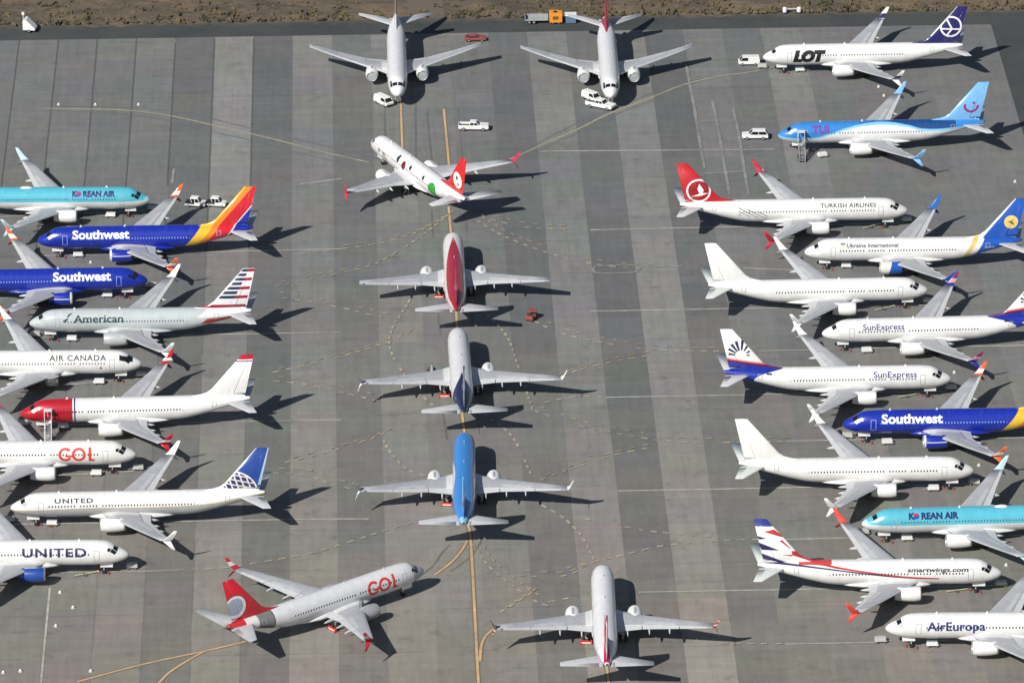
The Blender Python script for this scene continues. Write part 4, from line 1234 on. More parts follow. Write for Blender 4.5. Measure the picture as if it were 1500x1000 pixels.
def car(kind, label, cat, loc, rz, col='white', group=None):
    nm = {'pickup': 'pickup_truck', 'suv': 'parked_car', 'van': 'service_van', 'utility': 'utility_cart', 'sedan': 'parked_car'}[kind]
    root = empty(nm, label, cat, group, (*loc, 0), R(rz))
    pm = M[col]
    if kind == 'pickup':
        L, W2 = 5.7, .98
        bm = bmesh.new()
        add_prism(bm, [(-2.85, .5), (-2.2, .42), (2.5, .42), (2.85, .55), (2.85, .95), (2.7, 1.08), (1.15, 1.18), (-.75, 1.18), (-.75, .72), (-2.85, .72)], -W2, W2); fix(bm); bevel(bm, .05)
        obj('body', mesh_from_bm(bm, 'body', [pm]), root)
        bm = bmesh.new()
        add_box(bm, -2.85, -.76, W2-.1, W2-.003, .73, 1.2); add_box(bm, -2.85, -.76, -W2+.003, -W2+.1, .73, 1.2); add_box(bm, -2.85, -2.75, -W2+.11, W2-.11, .73, 1.18)
        obj('load_bed', mesh_from_bm(bm, 'load_bed', [pm]), root)
        bm = bmesh.new(); add_box(bm, -2.74, -.77, -W2+.11, W2-.11, .725, .80); obj('bed_floor', mesh_from_bm(bm, 'bed_floor', [M['black']]), root)
        cab = [(1.12, 1.18), (.45, 1.72), (-.6, 1.74), (-.74, 1.18)]; glass = (1.22, 1.62)
        wx = (-1.85, 1.85); r = .39
    elif kind in ('suv', 'sedan'):
        L, W2 = 4.9, .96; low = kind == 'sedan'
        h = 1.5 if low else 1.78
        bm = bmesh.new()
        add_prism(bm, [(-2.45, .45), (2.2, .38), (2.45, .5), (2.45, .85), (2.3, .98), (1.15, 1.08), (-2.4, 1.08), (-2.45, .9)], -W2, W2); fix(bm); bevel(bm, .06)
        obj('body', mesh_from_bm(bm, 'body', [pm]), root)
        cab = [(1.1, 1.08), (.35, h-.05), (-1.9 if not low else -1.2, h), (-2.35 if not low else -2.0, 1.08)]; wx = (-1.5, 1.5); r = .36
    elif kind == 'van':
        W2 = 1.0
        bm = bmesh.new()
        add_prism(bm, [(-2.3, .42), (2.1, .38), (2.35, .55), (2.35, .95), (2.1, 1.12), (-2.35, 1.12)], -W2, W2); fix(bm); bevel(bm, .05)
        obj('body', mesh_from_bm(bm, 'body', [pm]), root)
        cab = [(2.05, 1.12), (1.3, 1.95), (-2.2, 2.0), (-2.33, 1.12)]; wx = (-1.4, 1.45); r = .35
    else:  # utility cart with a roof and an open dark tray
        W2 = .85
        bm = bmesh.new()
        add_prism(bm, [(-1.9, .4), (1.7, .36), (1.9, .5), (1.88, .8), (1.7, .95), (.9, 1.0), (-.1, 1.0), (-.1, .62), (-1.9, .62)], -W2, W2); fix(bm); bevel(bm, .05)
        obj('body', mesh_from_bm(bm, 'body', [pm]), root)
        bm = bmesh.new(); add_box(bm, -1.85, -.15, -W2+.05, W2-.05, .625, .95); bevel(bm, .03, 1); obj('load_tray', mesh_from_bm(bm, 'load_tray', [M['black']]), root)
        cab = [(.95, 1.0), (.5, 1.78), (-.9, 1.82), (-.6, 1.0)]; wx = (-1.2, 1.2); r = .3
    zs, ze = cab[0][1], cab[2][1]
    f = lambda p, q, z: p[0]+(q[0]-p[0])*(z-p[1])/(q[1]-p[1])
    z1 = zs+.78*(ze-zs)
    bm = bmesh.new(); add_prism(bm, [(f(cab[0], cab[1], zs+.004), zs+.004), (f(cab[0], cab[1], z1), z1), (f(cab[3], cab[2], z1), z1), (f(cab[3], cab[2], zs+.004), zs+.004)], -W2+.05, W2-.05, taper=.12); fix(bm)
    obj('window', mesh_from_bm(bm, 'windows', [M['glass']]), root)
    bm = bmesh.new(); x0, x1 = f(cab[3], cab[2], z1), f(cab[0], cab[1], z1)
    add_prism(bm, [(x1+.03, z1+.004), (cab[1][0], ze), (cab[2][0], ze+.02), (x0-.03, z1+.004)], -W2+.14, W2-.14, taper=.05); fix(bm); bevel(bm, .03, 1)
    obj('roof', mesh_from_bm(bm, 'roof', [pm]), root)
    bm = bmesh.new()
    xm = (x0+x1)/2+.1
    for sd in (1, -1):
        for (xa, xb) in ((x0, cab[3][0]+.02), (xm, xm), (x1-.02, cab[0][0]-.06)):
            add_tube(bm, (xb, sd*(W2-.055), zs), (xa, sd*(W2-.165), z1+.02), .055, 6)
        if kind in ('van',):
            add_prism(bm, [(.2, zs+.02), (.2, z1), (x0+.06, z1), (cab[3][0]+.08, zs+.02)], sd*(W2-.10)-.06, sd*(W2-.10)+.065)
    fix(bm); obj('pillar', mesh_from_bm(bm, 'pillars', [pm]), root)
    wheels(root, wx, W2-.12, r)
    xf = max(v.co.x for c in root.children if c.name.startswith('body') for v in c.data.vertices)
    for sd in (1, -1):
        bm = bmesh.new(); add_box(bm, xf-.06, xf+.012, sd*(W2-.3)-.16, sd*(W2-.3)+.16, .66, .82); bevel(bm, .02, 1)
        obj('headlight', mesh_from_bm(bm, 'headlight', [M['lamp']]), root)
    bm = bmesh.new(); add_box(bm, xf-.05, xf+.02, -W2+.1, W2-.1, .44, .58); bevel(bm, .02, 1); obj('bumper', mesh_from_bm(bm, 'bumper', [M['black']]), root)
    return root

def ground_cart(loc, rz, label, col='off_white', group='low carts left by the parked airliners'):
    root = empty('equipment_cart', label, 'cart', group, (*loc, 0), R(rz))
    bm = bmesh.new(); add_box(bm, -.95, .95, -.55, .55, .34, .42); add_box(bm, -.9, .75, -.5, .5, .42, .88); bevel(bm, .06); obj('body', mesh_from_bm(bm, 'cart_body', [M[col]]), root)
    bm = bmesh.new(); add_tube(bm, (.95, 0, .36), (1.9, 0, .15), .04, 6); add_tube(bm, (1.9, -.18, .15), (1.9, .18, .15), .03, 6); fix(bm); obj('drawbar', mesh_from_bm(bm, 'drawbar', [M['grey']]), root)
    wheels(root, (-.6, .6), .52, .2, .14)
    return root

def tow_bar(loc, rz, label):
    root = empty('tow_bar', label, 'tow bar', 'tow bars lying by the nose wheels', (*loc, 0), R(rz))
    bm = bmesh.new(); add_tube(bm, (-2.0, 0, .35), (2.0, 0, .3), .075, 8); add_tube(bm, (2.0, -.3, .3), (2.0, .3, .3), .07, 8); add_tube(bm, (1.0, 0, .32), (2.0, .3, .3), .045, 6); fix(bm)
    obj('bar', mesh_from_bm(bm, 'bar', [M['yellow_gear']]), root)
    wheels(root, (-.3,), .35, .22, .14)

def chock(loc, rz, label):
    bm = bmesh.new(); add_prism(bm, [(-.22, 0), (.22, 0), (.08, .24), (-.08, .24)], -.42, .42); fix(bm); bevel(bm, .03, 1)
    o = obj('wheel_chock', mesh_from_bm(bm, 'wheel_chock', [M['pink_paint']])); o.location = (*loc, 0); o.rotation_euler = (0, 0, R(rz))
    tag(o, label, 'chock', 'red wheel chocks at the nose wheels')

def marker(loc, label):
    root = empty('apron_light', label, 'ground light', 'small white ground lights on the apron', (*loc, 0))
    bm = bmesh.new(); add_lathe(bm, [(0, .34), (.08, .34), (.14, .22)], 14, 'z'); fix(bm); obj('base', mesh_from_bm(bm, 'base', [M['pale']]), root)
    bm = bmesh.new(); add_lathe(bm, [(.14, .2), (.3, .2), (.4, .1), (.42, .01)], 12, 'z'); fix(bm); obj('lens', mesh_from_bm(bm, 'lens', [M['white']], smooth=True), root)

def stairs(loc, rz, label, dark=False, length=4.2, top=2.85):
    """steps climb along +X up to a platform; chassis under them"""
    root = empty('mobile_stairs', label, 'passenger stairs', 'mobile stairs at the front doors', (*loc, 0), R(rz))
    pm = M['grey'] if dark else M['white']
    n = 14
    bm = bmesh.new()
    for k in range(n):
        x = -length/2+length*k/n; z = .25+(top-.25)*(k+1)/n
        add_box(bm, x, x+length/n+.04, -.5, .5, z-.05, z)
    fix(bm); obj('steps', mesh_from_bm(bm, 'steps', [M['grey']]), root)
    for sd in (1, -1):
        bm = bmesh.new()
        add_prism(bm, [(-length/2, .12), (-length/2+.25, .12), (length/2, top-.2), (length/2, top+.05), (length/2-.1, top+.05), (-length/2, .4)], sd*.56-.05, sd*.56+.05); fix(bm)
        obj('stringer', mesh_from_bm(bm, 'stringer', [pm]), root)
        bm = bmesh.new()
        add_tube(bm, (-length/2, sd*.58, 1.2), (length/2, sd*.58, top+1.0), .045, 6); add_tube(bm, (length/2, sd*.58, top+1.0), (length/2+1.3, sd*.58, top+1.0), .045, 6)
        for k in range(6):
            x = -length/2+length*k/5; z = .25+(top-.25)*k/5
            add_tube(bm, (x, sd*.58, z), (x, sd*.58, z+.98), .03, 6)
        for x in (length/2+.65, length/2+1.28): add_tube(bm, (x, sd*.58, top), (x, sd*.58, top+1.0), .03, 6)
        fix(bm); obj('handrail', mesh_from_bm(bm, 'handrail', [pm]), root)
        bm = bmesh.new(); add_box(bm, length/2, length/2+1.3, sd*.6-.02, sd*.6+.02, top+.08, top+.92); obj('side_panel', mesh_from_bm(bm, 'side_panel', [M['white']]), root)
    if not dark or True:
        bm = bmesh.new(); add_box(bm, length/2+.05, length/2+1.3, -.66, .66, top+2.05, top+2.13)
        for x in (length/2+.1, length/2+1.25):
            for sd in (1, -1): add_tube(bm, (x, sd*.6, top+.9), (x, sd*.6, top+2.06), .04, 6)
        fix(bm); obj('canopy', mesh_from_bm(bm, 'canopy', [M['white']]), root)
    bm = bmesh.new(); add_box(bm, length/2, length/2+1.35, -.62, .62, top-.08, top+.03); bevel(bm, .02, 1); obj('platform', mesh_from_bm(bm, 'platform', [pm]), root)
    bm = bmesh.new(); add_box(bm, -length/2+.3, length/2+.6, -.62, .62, .34, .55); 
    for x in (length/2-.6, length/2+.45):
        for sd in (1, -1): add_tube(bm, (x, sd*.5, .5), (x, sd*.5, top-.1), .06, 6)
    fix(bm); obj('chassis', mesh_from_bm(bm, 'chassis', [M['black'] if dark else pm]), root)
    wheels(root, (-length/2+.8, length/2+.1), .62, .3, .2)
    return root

# ------------------------------------------------------------------ everything in its place
def place_planes():
    Lv = make_liveries()
    P_ = PLANES
    D = DESC
    big, navy, blk = ink('navy', (.012, .018, .12)), ink('deep_navy', (.02, .02, .09)), ink('black', (.015, .015, .018))
    white_ink, red_ink, teal = ink('white', (.82, .82, .83)), ink('orange_red', (.66, .045, .03)), ink('teal_grey', (.012, .05, .068))
    g = 'stored airliners parked on the apron'
    def sw(k, side, lab, x=6.35, x2=16.5):
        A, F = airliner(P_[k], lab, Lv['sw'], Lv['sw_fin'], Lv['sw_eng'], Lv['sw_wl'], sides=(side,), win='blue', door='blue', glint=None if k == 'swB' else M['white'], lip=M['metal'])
        lettering(F, SHORT, side, 'Southwest', x, x2, .22, .58, white_ink, bold=.035, name='lettering')
    sw('swA', 1, D['swA'][0]); sw('swB', -1, D['swB'][0]); sw('swC', 1, D['swC'][0])
    # silver, striped fin
    A, F = airliner(P_['amer'], D['amer'][0], Lv['amer'], Lv['amer_fin'], M['silver_paint'], M['white'], sides=(1,), win='grey')
    lettering(F, SHORT, 1, 'American', 7.75, 16.3, .30, .62, teal, bold=.02)
    poly_decal(F, SHORT, 1, [[(.75, .9), (1.0, .95), (1.75, 1.75), (1.5, 1.78), (1.0, 1.45)]], 5.8, R(6), teal)
    poly_decal(F, SHORT, 1, [[(0, .22), (.6, .2), (1.1, .75), (.85, .82), (.3, .5)]], 5.8, R(6), teal)
    # white with mask
    A, F = airliner(P_['acan'], D['acan'][0], Lv['acan'], sides=(-1,), bare=('r',), win='grey')
    lettering(F, SHORT, -1, 'AIR CANADA', 5.95, 15.6, .23, .46, blk, bold=.015, spacing=1.12)
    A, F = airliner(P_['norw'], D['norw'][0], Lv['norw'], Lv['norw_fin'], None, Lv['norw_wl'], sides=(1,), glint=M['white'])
    A, F = airliner(P_['golA'], D['golA'][0], Lv['white_warm'], None, None, Lv['gol_wl'], sides=(-1,))
    gol(F, -1, 12.9, red_ink)
    A, F = airliner(P_['unit9'], D['unit9'][0], Lv['unit'], Lv['unit_fin'], None, M['white'], body=LONG, sides=(1,))
    lettering(F, LONG, 1, 'UNITED', 7.2, 13.4, .28, .45, ink('dark_blue_grey', (.03, .035, .07)), bold=.03, spacing=1.2)
    A, F = airliner(P_['unitB'], D['unitB'][0], Lv['white'], None, Lv['unitB_eng'], Lv['unitB_eng'], sides=(-1,))
    lettering(F, SHORT, -1, 'UNITED', 6.6, 16.8, .34, .67, navy, bold=.03, spacing=1.12)
    for k, sd, a, b in (('korA', -1, 6.2, 14.0), ('korB', 1, 7.4, 15.4)):
        A, F = airliner(P_[k], D[k][0], Lv['kor'], Lv['kor_fin'], None, Lv['kor_wl'], sides=(sd,), win='grey', dome=True)
        # the round mark stands in for the first O
        lettering(F, SHORT, sd, 'K   REAN AIR', a, b, .22, .46, ink('deep_sea', (.01, .02, .13)), bold=.055)
        pb = phi_of(.46); vh = (phi_of(.22)-pb)*1.95; r = vh*.5; u = (b-a)*.150
        d0 = a if sd > 0 else b
        poly_decal(F, SHORT, sd, [[(u+r*cos(t), r+r*sin(t)) for t in [pi*q/10 for q in range(11)]]], d0, pb, ink('mark_red', (.5, .03, .06)), off=.015)
        poly_decal(F, SHORT, sd, [[(u+r*cos(t), r+r*sin(t)) for t in [pi+pi*q/10 for q in range(11)]]], d0, pb, ink('mark_blue', (.02, .05, .35)), off=.015)
    A, F = airliner(P_['lot'], D['lot'][0], Lv['white'], Lv['lot_fin'], None, Lv['lot_wl'], sides=(1,), win='grey')
    lettering(F, SHORT, 1, 'LOT', 5.6, 12.0, .40, .85, blk, bold=.095, shear=.25)
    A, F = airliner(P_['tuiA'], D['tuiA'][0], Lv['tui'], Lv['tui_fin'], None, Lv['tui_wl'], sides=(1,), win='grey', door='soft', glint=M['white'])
    lettering(F, SHORT, 1, 'TUI', 6.2, 9.4, .24, .56, ink('violet', (.16, .06, .36)), bold=.05)
    A, F = airliner(P_['ukr'], D['ukr'][0], Lv['ukr'], Lv['ukr_fin'], Lv['ukr_eng'], Lv['ukr_wl'], sides=(1,))
    lettering(F, SHORT, 1, 'Ukraine International', 7.4, 16.5, .27, .43, ink('dark_grey', (.05, .055, .08)), bold=.025)
    poly_decal(F, SHORT, 1, [rect(0, .85, .55, .8)], 6.3, phi_of(.43), ink('flag_blue', (.03, .12, .5))); poly_decal(F, SHORT, 1, [rect(0, .85, .3, .548)], 6.3, phi_of(.43), ink('flag_yellow', (.7, .5, .05)))
    for k, sd, a, b in (('sunA', 1, 6.9, 14.0), ('sunB', -1, 6.0, 13.3)):
        A, F = airliner(P_[k], D[k][0], Lv['sun'], Lv['sun_fin'], None, Lv['sun_wl'] if k == 'sunA' else M['white'], sides=(sd,), tailplane=M['panel_grey'])
        lettering(F, SHORT, sd, 'SunExpress', a, b, .27, .515, ink('indigo', (.03, .03, .16)), bold=.012)
        poly_decal(F, SHORT, sd, [rect(0, .9, .0, .42)], 31.3 if sd > 0 else 32.2-.9, R(33), blk)
    A, F = airliner(P_['korX'], '', Lv['kor']) if 'korX' in P_ else (None, None)
    A, F = airliner(P_['aeur'], D['aeur'][0], Lv['white'], None, None, M['white'], sides=(1,))
    lettering(F, SHORT, 1, 'AirEuropa', 6.3, 15.3, .37, .69, ink('blue_navy', (.018, .03, .16)), bold=.025)
    A, F = airliner(P_['turk'], D['turk'][0], Lv['turk'], Lv['turk_fin'], None, Lv['turk_wl'], body=LONG, sides=(-1,), win='grey')
    lettering(F, LONG, -1, 'TURKISH AIRLINES', 5.9, 15.9, .26, .43, ink('grey_ink', (.05, .05, .06)), bold=.022, spacing=1.08)
    for k in ('whA', 'whB'):
        airliner(P_[k], D[k][0], Lv['white' if k == 'whA' else 'white_warm'], None, None, M['white'], sides=(-1,), tailplane=M['off_tail'])
    A, F = airliner(P_['smart'], D['smart'][0], Lv['smart'], Lv['smart_fin'], None, Lv['smart_wl'], sides=(-1,), tailplane=M['off_tail'])
    lettering(F, SHORT, -1, 'smartwings.com', 5.4, 15.0, .35, .51, blk, bold=.03, shear=.2)
    # the middle lane
    airliner(P_['topA'], D['topA'][0], Lv['white_cool'], Lv['topA_fin'], M['white'], M['white'], tips=False, cover=True)
    airliner(P_['topB'], D['topB'][0], Lv['topB'], Lv['redfin'], M['white'], M['white'], tips=False, cover=True)
    airliner(P_['pea'], D['pea'][0], Lv['pea'], Lv['pea_fin'], None, Lv['pea_wl'])
    airliner(P_['red'], D['red'][0], Lv['redback'], Lv['redfin_deep'] if 'redfin_deep' in Lv else Lv['redfin'], None, Lv['unitB_eng'], cones='l', tips=False)
    airliner(P_['navy'], D['navy'][0], Lv['navytail'], Lv['navyfin'], None, M['white'], cones='l', bare=('l',))
    airliner(P_['tuiB'], D['tuiB'][0], Lv['tui_top'], Lv['tui_fin'], None, M['white'], cones='l')
    airliner(P_['whC'], D['whC'][0], Lv['whC'], Lv['redfin_w'], None, Lv['red_wl'], cones='l')
    A, F = airliner(P_['golB'], D['golB'][0], Lv['gol'], Lv['gol_fin'], M['dull_grey'], Lv['gol_wl'], cones='r')
    gol(F, -1, 12.6, red_ink)

def gol(F, side, d0, ink_):
    # three big rounded letters
    r, w = 1.14, .42
    G = ring_polys(1.35, r, r, r-w, 40, 325, 30)+[rect(1.35, 1.35+r, r-.42, r-.10)]
    O = ring_polys(3.55, r, r, r-w, 0, 360, 36)
    L = [rect(5.15, 5.6, .0, 2.35), rect(5.61, 6.1, .0, .40)]
    for p in (G, O, L):
        bm = bmesh.new()
        for q in p: bm.faces.new([bm.verts.new((x, y, 0)) for x, y in q])
        pb = phi_of(.84)
        wrap(bm, SHORT, side, d0, pb, pb+2.28/1.95, 2.28, .014)
        obj('lettering', mesh_from_bm(bm, 'letter'), F, ink_)

DESC = {  # label, and how other labels call it
 'swA': ('royal blue airliner with its whole orange, red and yellow tail fin in view', 'blue airliner with whole orange-red tail'),
 'swB': ('royal blue airliner whose tail is out of the picture, nose facing the silver airliner', 'royal blue airliner without visible tail'),
 'swC': ('royal blue airliner cut by the picture edge with only a yellow tail stripe showing', 'blue airliner showing one yellow stripe'),
 'amer': ('silver grey airliner with a red, white and navy striped tail fin', 'silver airliner with striped fin'),
 'acan': ('white airliner with a black mask round its cockpit windows and small black capitals', 'white airliner with black cockpit mask'),
 'norw': ('white airliner with a red nose and a stair at its front door', 'white airliner with red nose'),
 'golA': ('white airliner with huge orange-red letters, cut off behind its wing', 'white airliner with huge orange-red letters'),
 'unit9': ('long white airliner with a grey belly and a blue fin with a white globe grid', 'white airliner with globe-grid fin'),
 'unitB': ('white airliner with big spaced navy capitals and bright blue engines', 'white airliner with bright blue engines'),
 'korA': ('pale blue airliner with red and blue round mark, nose near two white utility carts', 'pale blue airliner near utility carts'),
 'korB': ('pale blue airliner parked between a plain white airliner and one with swept red stripes', 'pale blue airliner behind swept stripes'),
 'lot': ('white airliner with heavy slanted black letters and a navy fin with white ringed bird', 'white airliner with heavy black letters'),
 'tuiA': ('blue airliner with a white wave along its side and a smile on its fin', 'blue airliner with white wave'),
 'ukr': ('white airliner with a yellow band, blue tail and yellow disc on its fin', 'white airliner with yellow fin disc'),
 'sunA': ('white airliner with indigo lettering, its sunburst fin cut off by the picture edge', 'white airliner with cut-off sunburst fin'),
 'sunB': ('white airliner with its full navy sunburst fin and blue tail cone showing', 'white airliner with full sunburst fin'),
 'aeur': ('white airliner with large navy mixed-case lettering beside the vermilion winglet', 'white airliner with large navy lettering'),
 'turk': ('long white airliner with a bright red fin bearing a white bird in a ring', 'white airliner with red bird fin'),
 'whA': ('plain white airliner without markings, next to the airliner with the red bird fin', 'plain white airliner near red fin'),
 'whB': ('plain white airliner without markings, next to the airliner with swept red and navy stripes', 'plain white airliner near swept stripes'),
 'smart': ('white airliner with a navy fin tip, swept red and navy stripes and vermilion winglets', 'airliner with swept red stripes'),
 'topA': ('pale airliner with a dull brownish fin facing the camera at the far apron edge', 'far dull-finned airliner'),
 'topB': ('pale airliner with a crimson fin facing the camera at the far apron edge', 'far crimson-finned airliner'),
 'pea': ('white airliner turned aslant with coloured blobs, a green patch, scarlet fin and coral winglets', 'white airliner with coloured blobs'),
 'red': ('white airliner with a long dark red spine, seen from behind in the middle lane', 'airliner with dark red spine'),
 'navy': ('pale grey airliner with a navy tail, seen from behind in the middle lane', 'pale airliner with navy tail'),
 'tuiB': ('all-blue airliner with a sky blue fin, seen from behind in the middle lane', 'all-blue airliner'),
 'whC': ('white airliner with a red streak on its fin and red striped winglets, from behind', 'white airliner with red fin streak'),
 'golB': ('silver airliner parked askew with orange-red letters, red fin and dark grey tail ring', 'silver airliner parked askew'),
}

def place_things():
    for k, (a, b) in CARTS.items():
        d = DESC[k][1]; h = PLANES[k][2]
        if a: ground_cart(a, h+rng.uniform(-8, 8)+180, f'low pale cart ahead of {d}', 'pale')
        if k in ('whA', 'smart', 'turk', 'unitB', 'sunB'): tow_bar(b, h+rng.uniform(15, 40), f'pale tow bar on the ground by {d}')
        else: ground_cart(b, h+rng.uniform(-6, 6)+180, f'low white box cart beneath {d}', 'white')
        x, y, hh = PLANES[k]; c, s = cos(R(hh)), sin(R(hh))
        for u, v in ((16.2, -.2), (14.6, .5)):
            chock((x+c*u-s*v, y+s*u+c*v), hh+90*0, f'faded red chock at nose wheel of {d}')
    p = PT
    car('pickup', 'white pickup truck alone on the open apron below the far airliners', 'pickup truck', p['pickup'], -3)
    car('van', 'white van by the nose of the far airliner with the dull brownish fin', 'van', p['vanA'], -52).scale = (.88, .88, .88)
    car('van', 'small white van parked behind a white pickup at the far crimson-finned airliner', 'van', p['vanB'], -48).scale = (.82, .82, .82)
    car('pickup', 'white pickup truck by the nose of the far airliner with the crimson fin', 'pickup truck', p['suvB'], -30)
    car('utility', 'white utility cart with dark tray, nearer the pale blue airliner of the pair', 'utility cart', p['cartC'], -12, group='pair of white utility carts')
    car('utility', 'white utility cart with dark tray, nearer the orange tail fin of the pair', 'utility cart', p['cartD'], -12, group='pair of white utility carts')
    car('suv', 'white estate car in front of the nose of the blue wave airliner', 'car', p['suvA'], 178)
    car('van', 'white van touching the nose of the airliner with heavy navy letters', 'van', (p['vanL'][0]-.8, p['vanL'][1]-.6), 180).scale = (.88, .88, .88)
    car('sedan', 'small red car at the wing tip of a far airliner', 'car', p['redcar'], 5, 'pink_paint').scale = (.85, .85, .85)
    stairs((PLANES['norw'][0]-14.6, PLANES['norw'][1]-5.5), 92, 'white mobile stairs at the front door of the red-nosed airliner', False, 3.0)
    stairs((PLANES['tuiA'][0]-15.2, PLANES['tuiA'][1]-5.3), 92, 'dark mobile stairs with white panels at the front door of the blue wave airliner', True, 2.6)
    ground_cart((p['cartT'][0]+.6, p['cartT'][1]-3.2), 20, 'white box cart beside the dark stairs at the blue wave airliner', 'white')
    # small red tractor in the middle lane
    root = empty('tow_tractor', 'small red tow tractor on the apron behind the dark red spine airliner', 'tow tractor', None, (*p['tug'], 0), R(65))
    bm = bmesh.new(); add_prism(bm, [(-1.2, .35), (1.2, .35), (1.25, .8), (1.1, .95), (.1, 1.0), (.0, .7), (-.6, .7), (-.65, 1.0), (-1.2, .95)], -.68, .68); fix(bm); bevel(bm, .05); obj('body', mesh_from_bm(bm, 'body', [M['pink_paint']]), root)
    bm = bmesh.new(); add_box(bm, -.6, -.05, -.5, .5, .705, .85); add_box(bm, -.62, -.5, -.5, .5, .85, 1.3); bevel(bm, .04, 1); obj('seat', mesh_from_bm(bm, 'seat', [M['black']]), root)
    bm = bmesh.new(); add_tube(bm, (.05, .3, .95), (-.12, .3, 1.2), .03, 6); add_lathe(bm, [(1.19, .17), (1.22, .17)], 12, 'z', (-.12, .3, 0)); fix(bm); obj('steering_wheel', mesh_from_bm(bm, 'steering_wheel', [M['black']]), root)
    for x in (-.55, .75):
        for sd in (1, -1):
            bm = bmesh.new(); add_tube(bm, (x, sd*.6, .95), (x, sd*.58, 1.75), .03, 6); fix(bm); obj('post', mesh_from_bm(bm, 'post', [M['black']]), root)
    bm = bmesh.new(); add_box(bm, -.7, .85, -.68, .68, 1.75, 1.82); bevel(bm, .03, 1); obj('roof', mesh_from_bm(bm, 'roof', [M['pink_paint']]), root)
    wheels(root, (-.75, .8), .6, .34, .24)
    # trailer, orange unit and blue box on the shoulder
    root = empty('flatbed_trailer', 'grey flatbed trailer left of the orange unit on the dark shoulder' if 0 else 'grey flatbed trailer beside the orange unit on the dark shoulder', 'trailer', None, (*p['trl'], 0), R(1.6))
    bm = bmesh.new(); add_box(bm, -2.6, 2.0, -1.2, 1.2, .75, .92); bevel(bm, .03, 1); obj('deck', mesh_from_bm(bm, 'deck', [M['cover_grey']]), root)
    bm = bmesh.new(); add_box(bm, -2.6, -2.5, -1.2, 1.2, .92, 1.7); add_box(bm, -2.5, 2.0, 1.12, 1.2, .92, 1.4); obj('side_board', mesh_from_bm(bm, 'side_board', [M['grey']]), root)
    wheels(root, (-1.7, -.8), 1.05, .4, .28)
    root = empty('generator_unit', 'orange boxy generator on the dark shoulder by the grassy edge', 'generator', None, (*p['trlO'], 0), R(1.6))
    bm = bmesh.new(); add_box(bm, -1.25, 1.25, -1.2, 1.2, .35, 2.2); bevel(bm, .08); obj('housing', mesh_from_bm(bm, 'housing', [M['orange']]), root)
    bm = bmesh.new()
    for k in range(5): add_box(bm, -.6, .5, -1.235, -1.205, 1.0+k*.14, 1.08+k*.14)
    obj('vent', mesh_from_bm(bm, 'vent', [M['black']]), root)
    bm = bmesh.new(); add_box(bm, -.45, .25, -.5, .3, 2.2, 2.34); bevel(bm, .03, 1); obj('hatch', mesh_from_bm(bm, 'hatch', [M['black']]), root)
    bm = bmesh.new(); add_tube(bm, (.8, .7, 2.18), (.8, .7, 2.7), .07, 8); fix(bm); obj('exhaust_pipe', mesh_from_bm(bm, 'exhaust_pipe', [M['dark_metal']]), root)
    wheels(root, (-.6, .6), 1.0, .34, .24)
    root = empty('storage_box', 'blue grey storage box with a white lid beside the orange unit', 'storage box', None, (*p['trlB'], 0), R(1.6))
    bm = bmesh.new(); add_box(bm, -1.0, 1.0, -.9, .9, .1, 1.6); bevel(bm, .05); obj('body', mesh_from_bm(bm, 'body', [M['blue_box']]), root)
    bm = bmesh.new(); add_box(bm, -1.15, 1.15, -1.0, 1.0, 1.603, 1.8); bevel(bm, .05); obj('lid', mesh_from_bm(bm, 'lid', [M['white']]), root)
    for x in (-.8, .8):
        bm = bmesh.new(); add_box(bm, x-.1, x+.1, -.8, .8, 0, .1); obj('foot', mesh_from_bm(bm, 'foot', [M['black']]), root)
    # white wedge at the far edge
    root = empty('sign_trailer', 'white sloping box trailer on the far shoulder where the earth begins', 'trailer', None, (*p['tent'], 0), R(-10))
    bm = bmesh.new(); add_prism(bm, [(-1.2, .5), (1.25, .5), (1.25, .9), (-.5, 2.6), (-1.0, 2.7), (-1.2, 2.4)], -1.0, 1.0); fix(bm); bevel(bm, .06); obj('body', mesh_from_bm(bm, 'body', [M['white']]), root)
    bm = bmesh.new(); add_tube(bm, (-1.5, .8, 0), (-1.5, .8, 3.4), .06, 8); add_box(bm, -1.75, -1.25, .74, .86, 3.0, 3.6); fix(bm); obj('mast', mesh_from_bm(bm, 'mast', [M['white']]), root)
    wheels(root, (0,), .95, .34, .22)
    # barrier of two white drums and a bar
    root = empty('road_barrier', 'low barrier of two white drums and a bar on the far bare earth', 'barrier', None, (*p['barr'], .3), R(1.6))
    for x in (-1.4, 1.4):
        bm = bmesh.new(); add_lathe(bm, [(0, .42), (.1, .45), (.9, .40), (1.0, .3)], 14, 'z', (x, 0, 0)); fix(bm); obj('drum', mesh_from_bm(bm, 'drum', [M['white']], smooth=True), root)
    bm = bmesh.new(); add_box(bm, -1.2, 1.2, -.06, .06, .55, .8); obj('bar', mesh_from_bm(bm, 'bar', [M['pale']]), root)
    labs = {'l1': 'small white ground light at a joint by the end of the pale curved line', 'l2': 'small white ground light, middle one of three along the pale curved line', 'l3': 'small white ground light on the pale curved line, nearest the dark lane',
            'c1': 'small white ground light just below the airliner with bright blue engines', 'c2': 'small white ground light beside the long white line in the near corner', 'c3': 'small white ground light at the near corner of the picture, outermost',
            'c4': 'small white ground light at the near corner of the picture, next to the outermost', 'c5': 'small white ground light by the nose of the plain airliner near swept stripes', 'c6': 'small white ground light by the nose of the swept-stripe airliner',
            'c7': 'small white ground light by the nose of the airliner with the full sunburst fin', 'c8': 'small white ground light between the two royal blue airliners', 'c9': 'small white ground light alone on the open concrete above the blue tail',
            'c10': 'small white ground light before the wing of the blue wave airliner, nearer to it', 'c11': 'small white ground light by the wing tip of the heavy-lettered airliner, farther back',
            'c12': 'small white ground light in the near corner, above the yellow curved lines', 'c13': 'small white ground light close to where the yellow curve leaves the picture'}
    for k, l in labs.items(): marker(p[k], l)
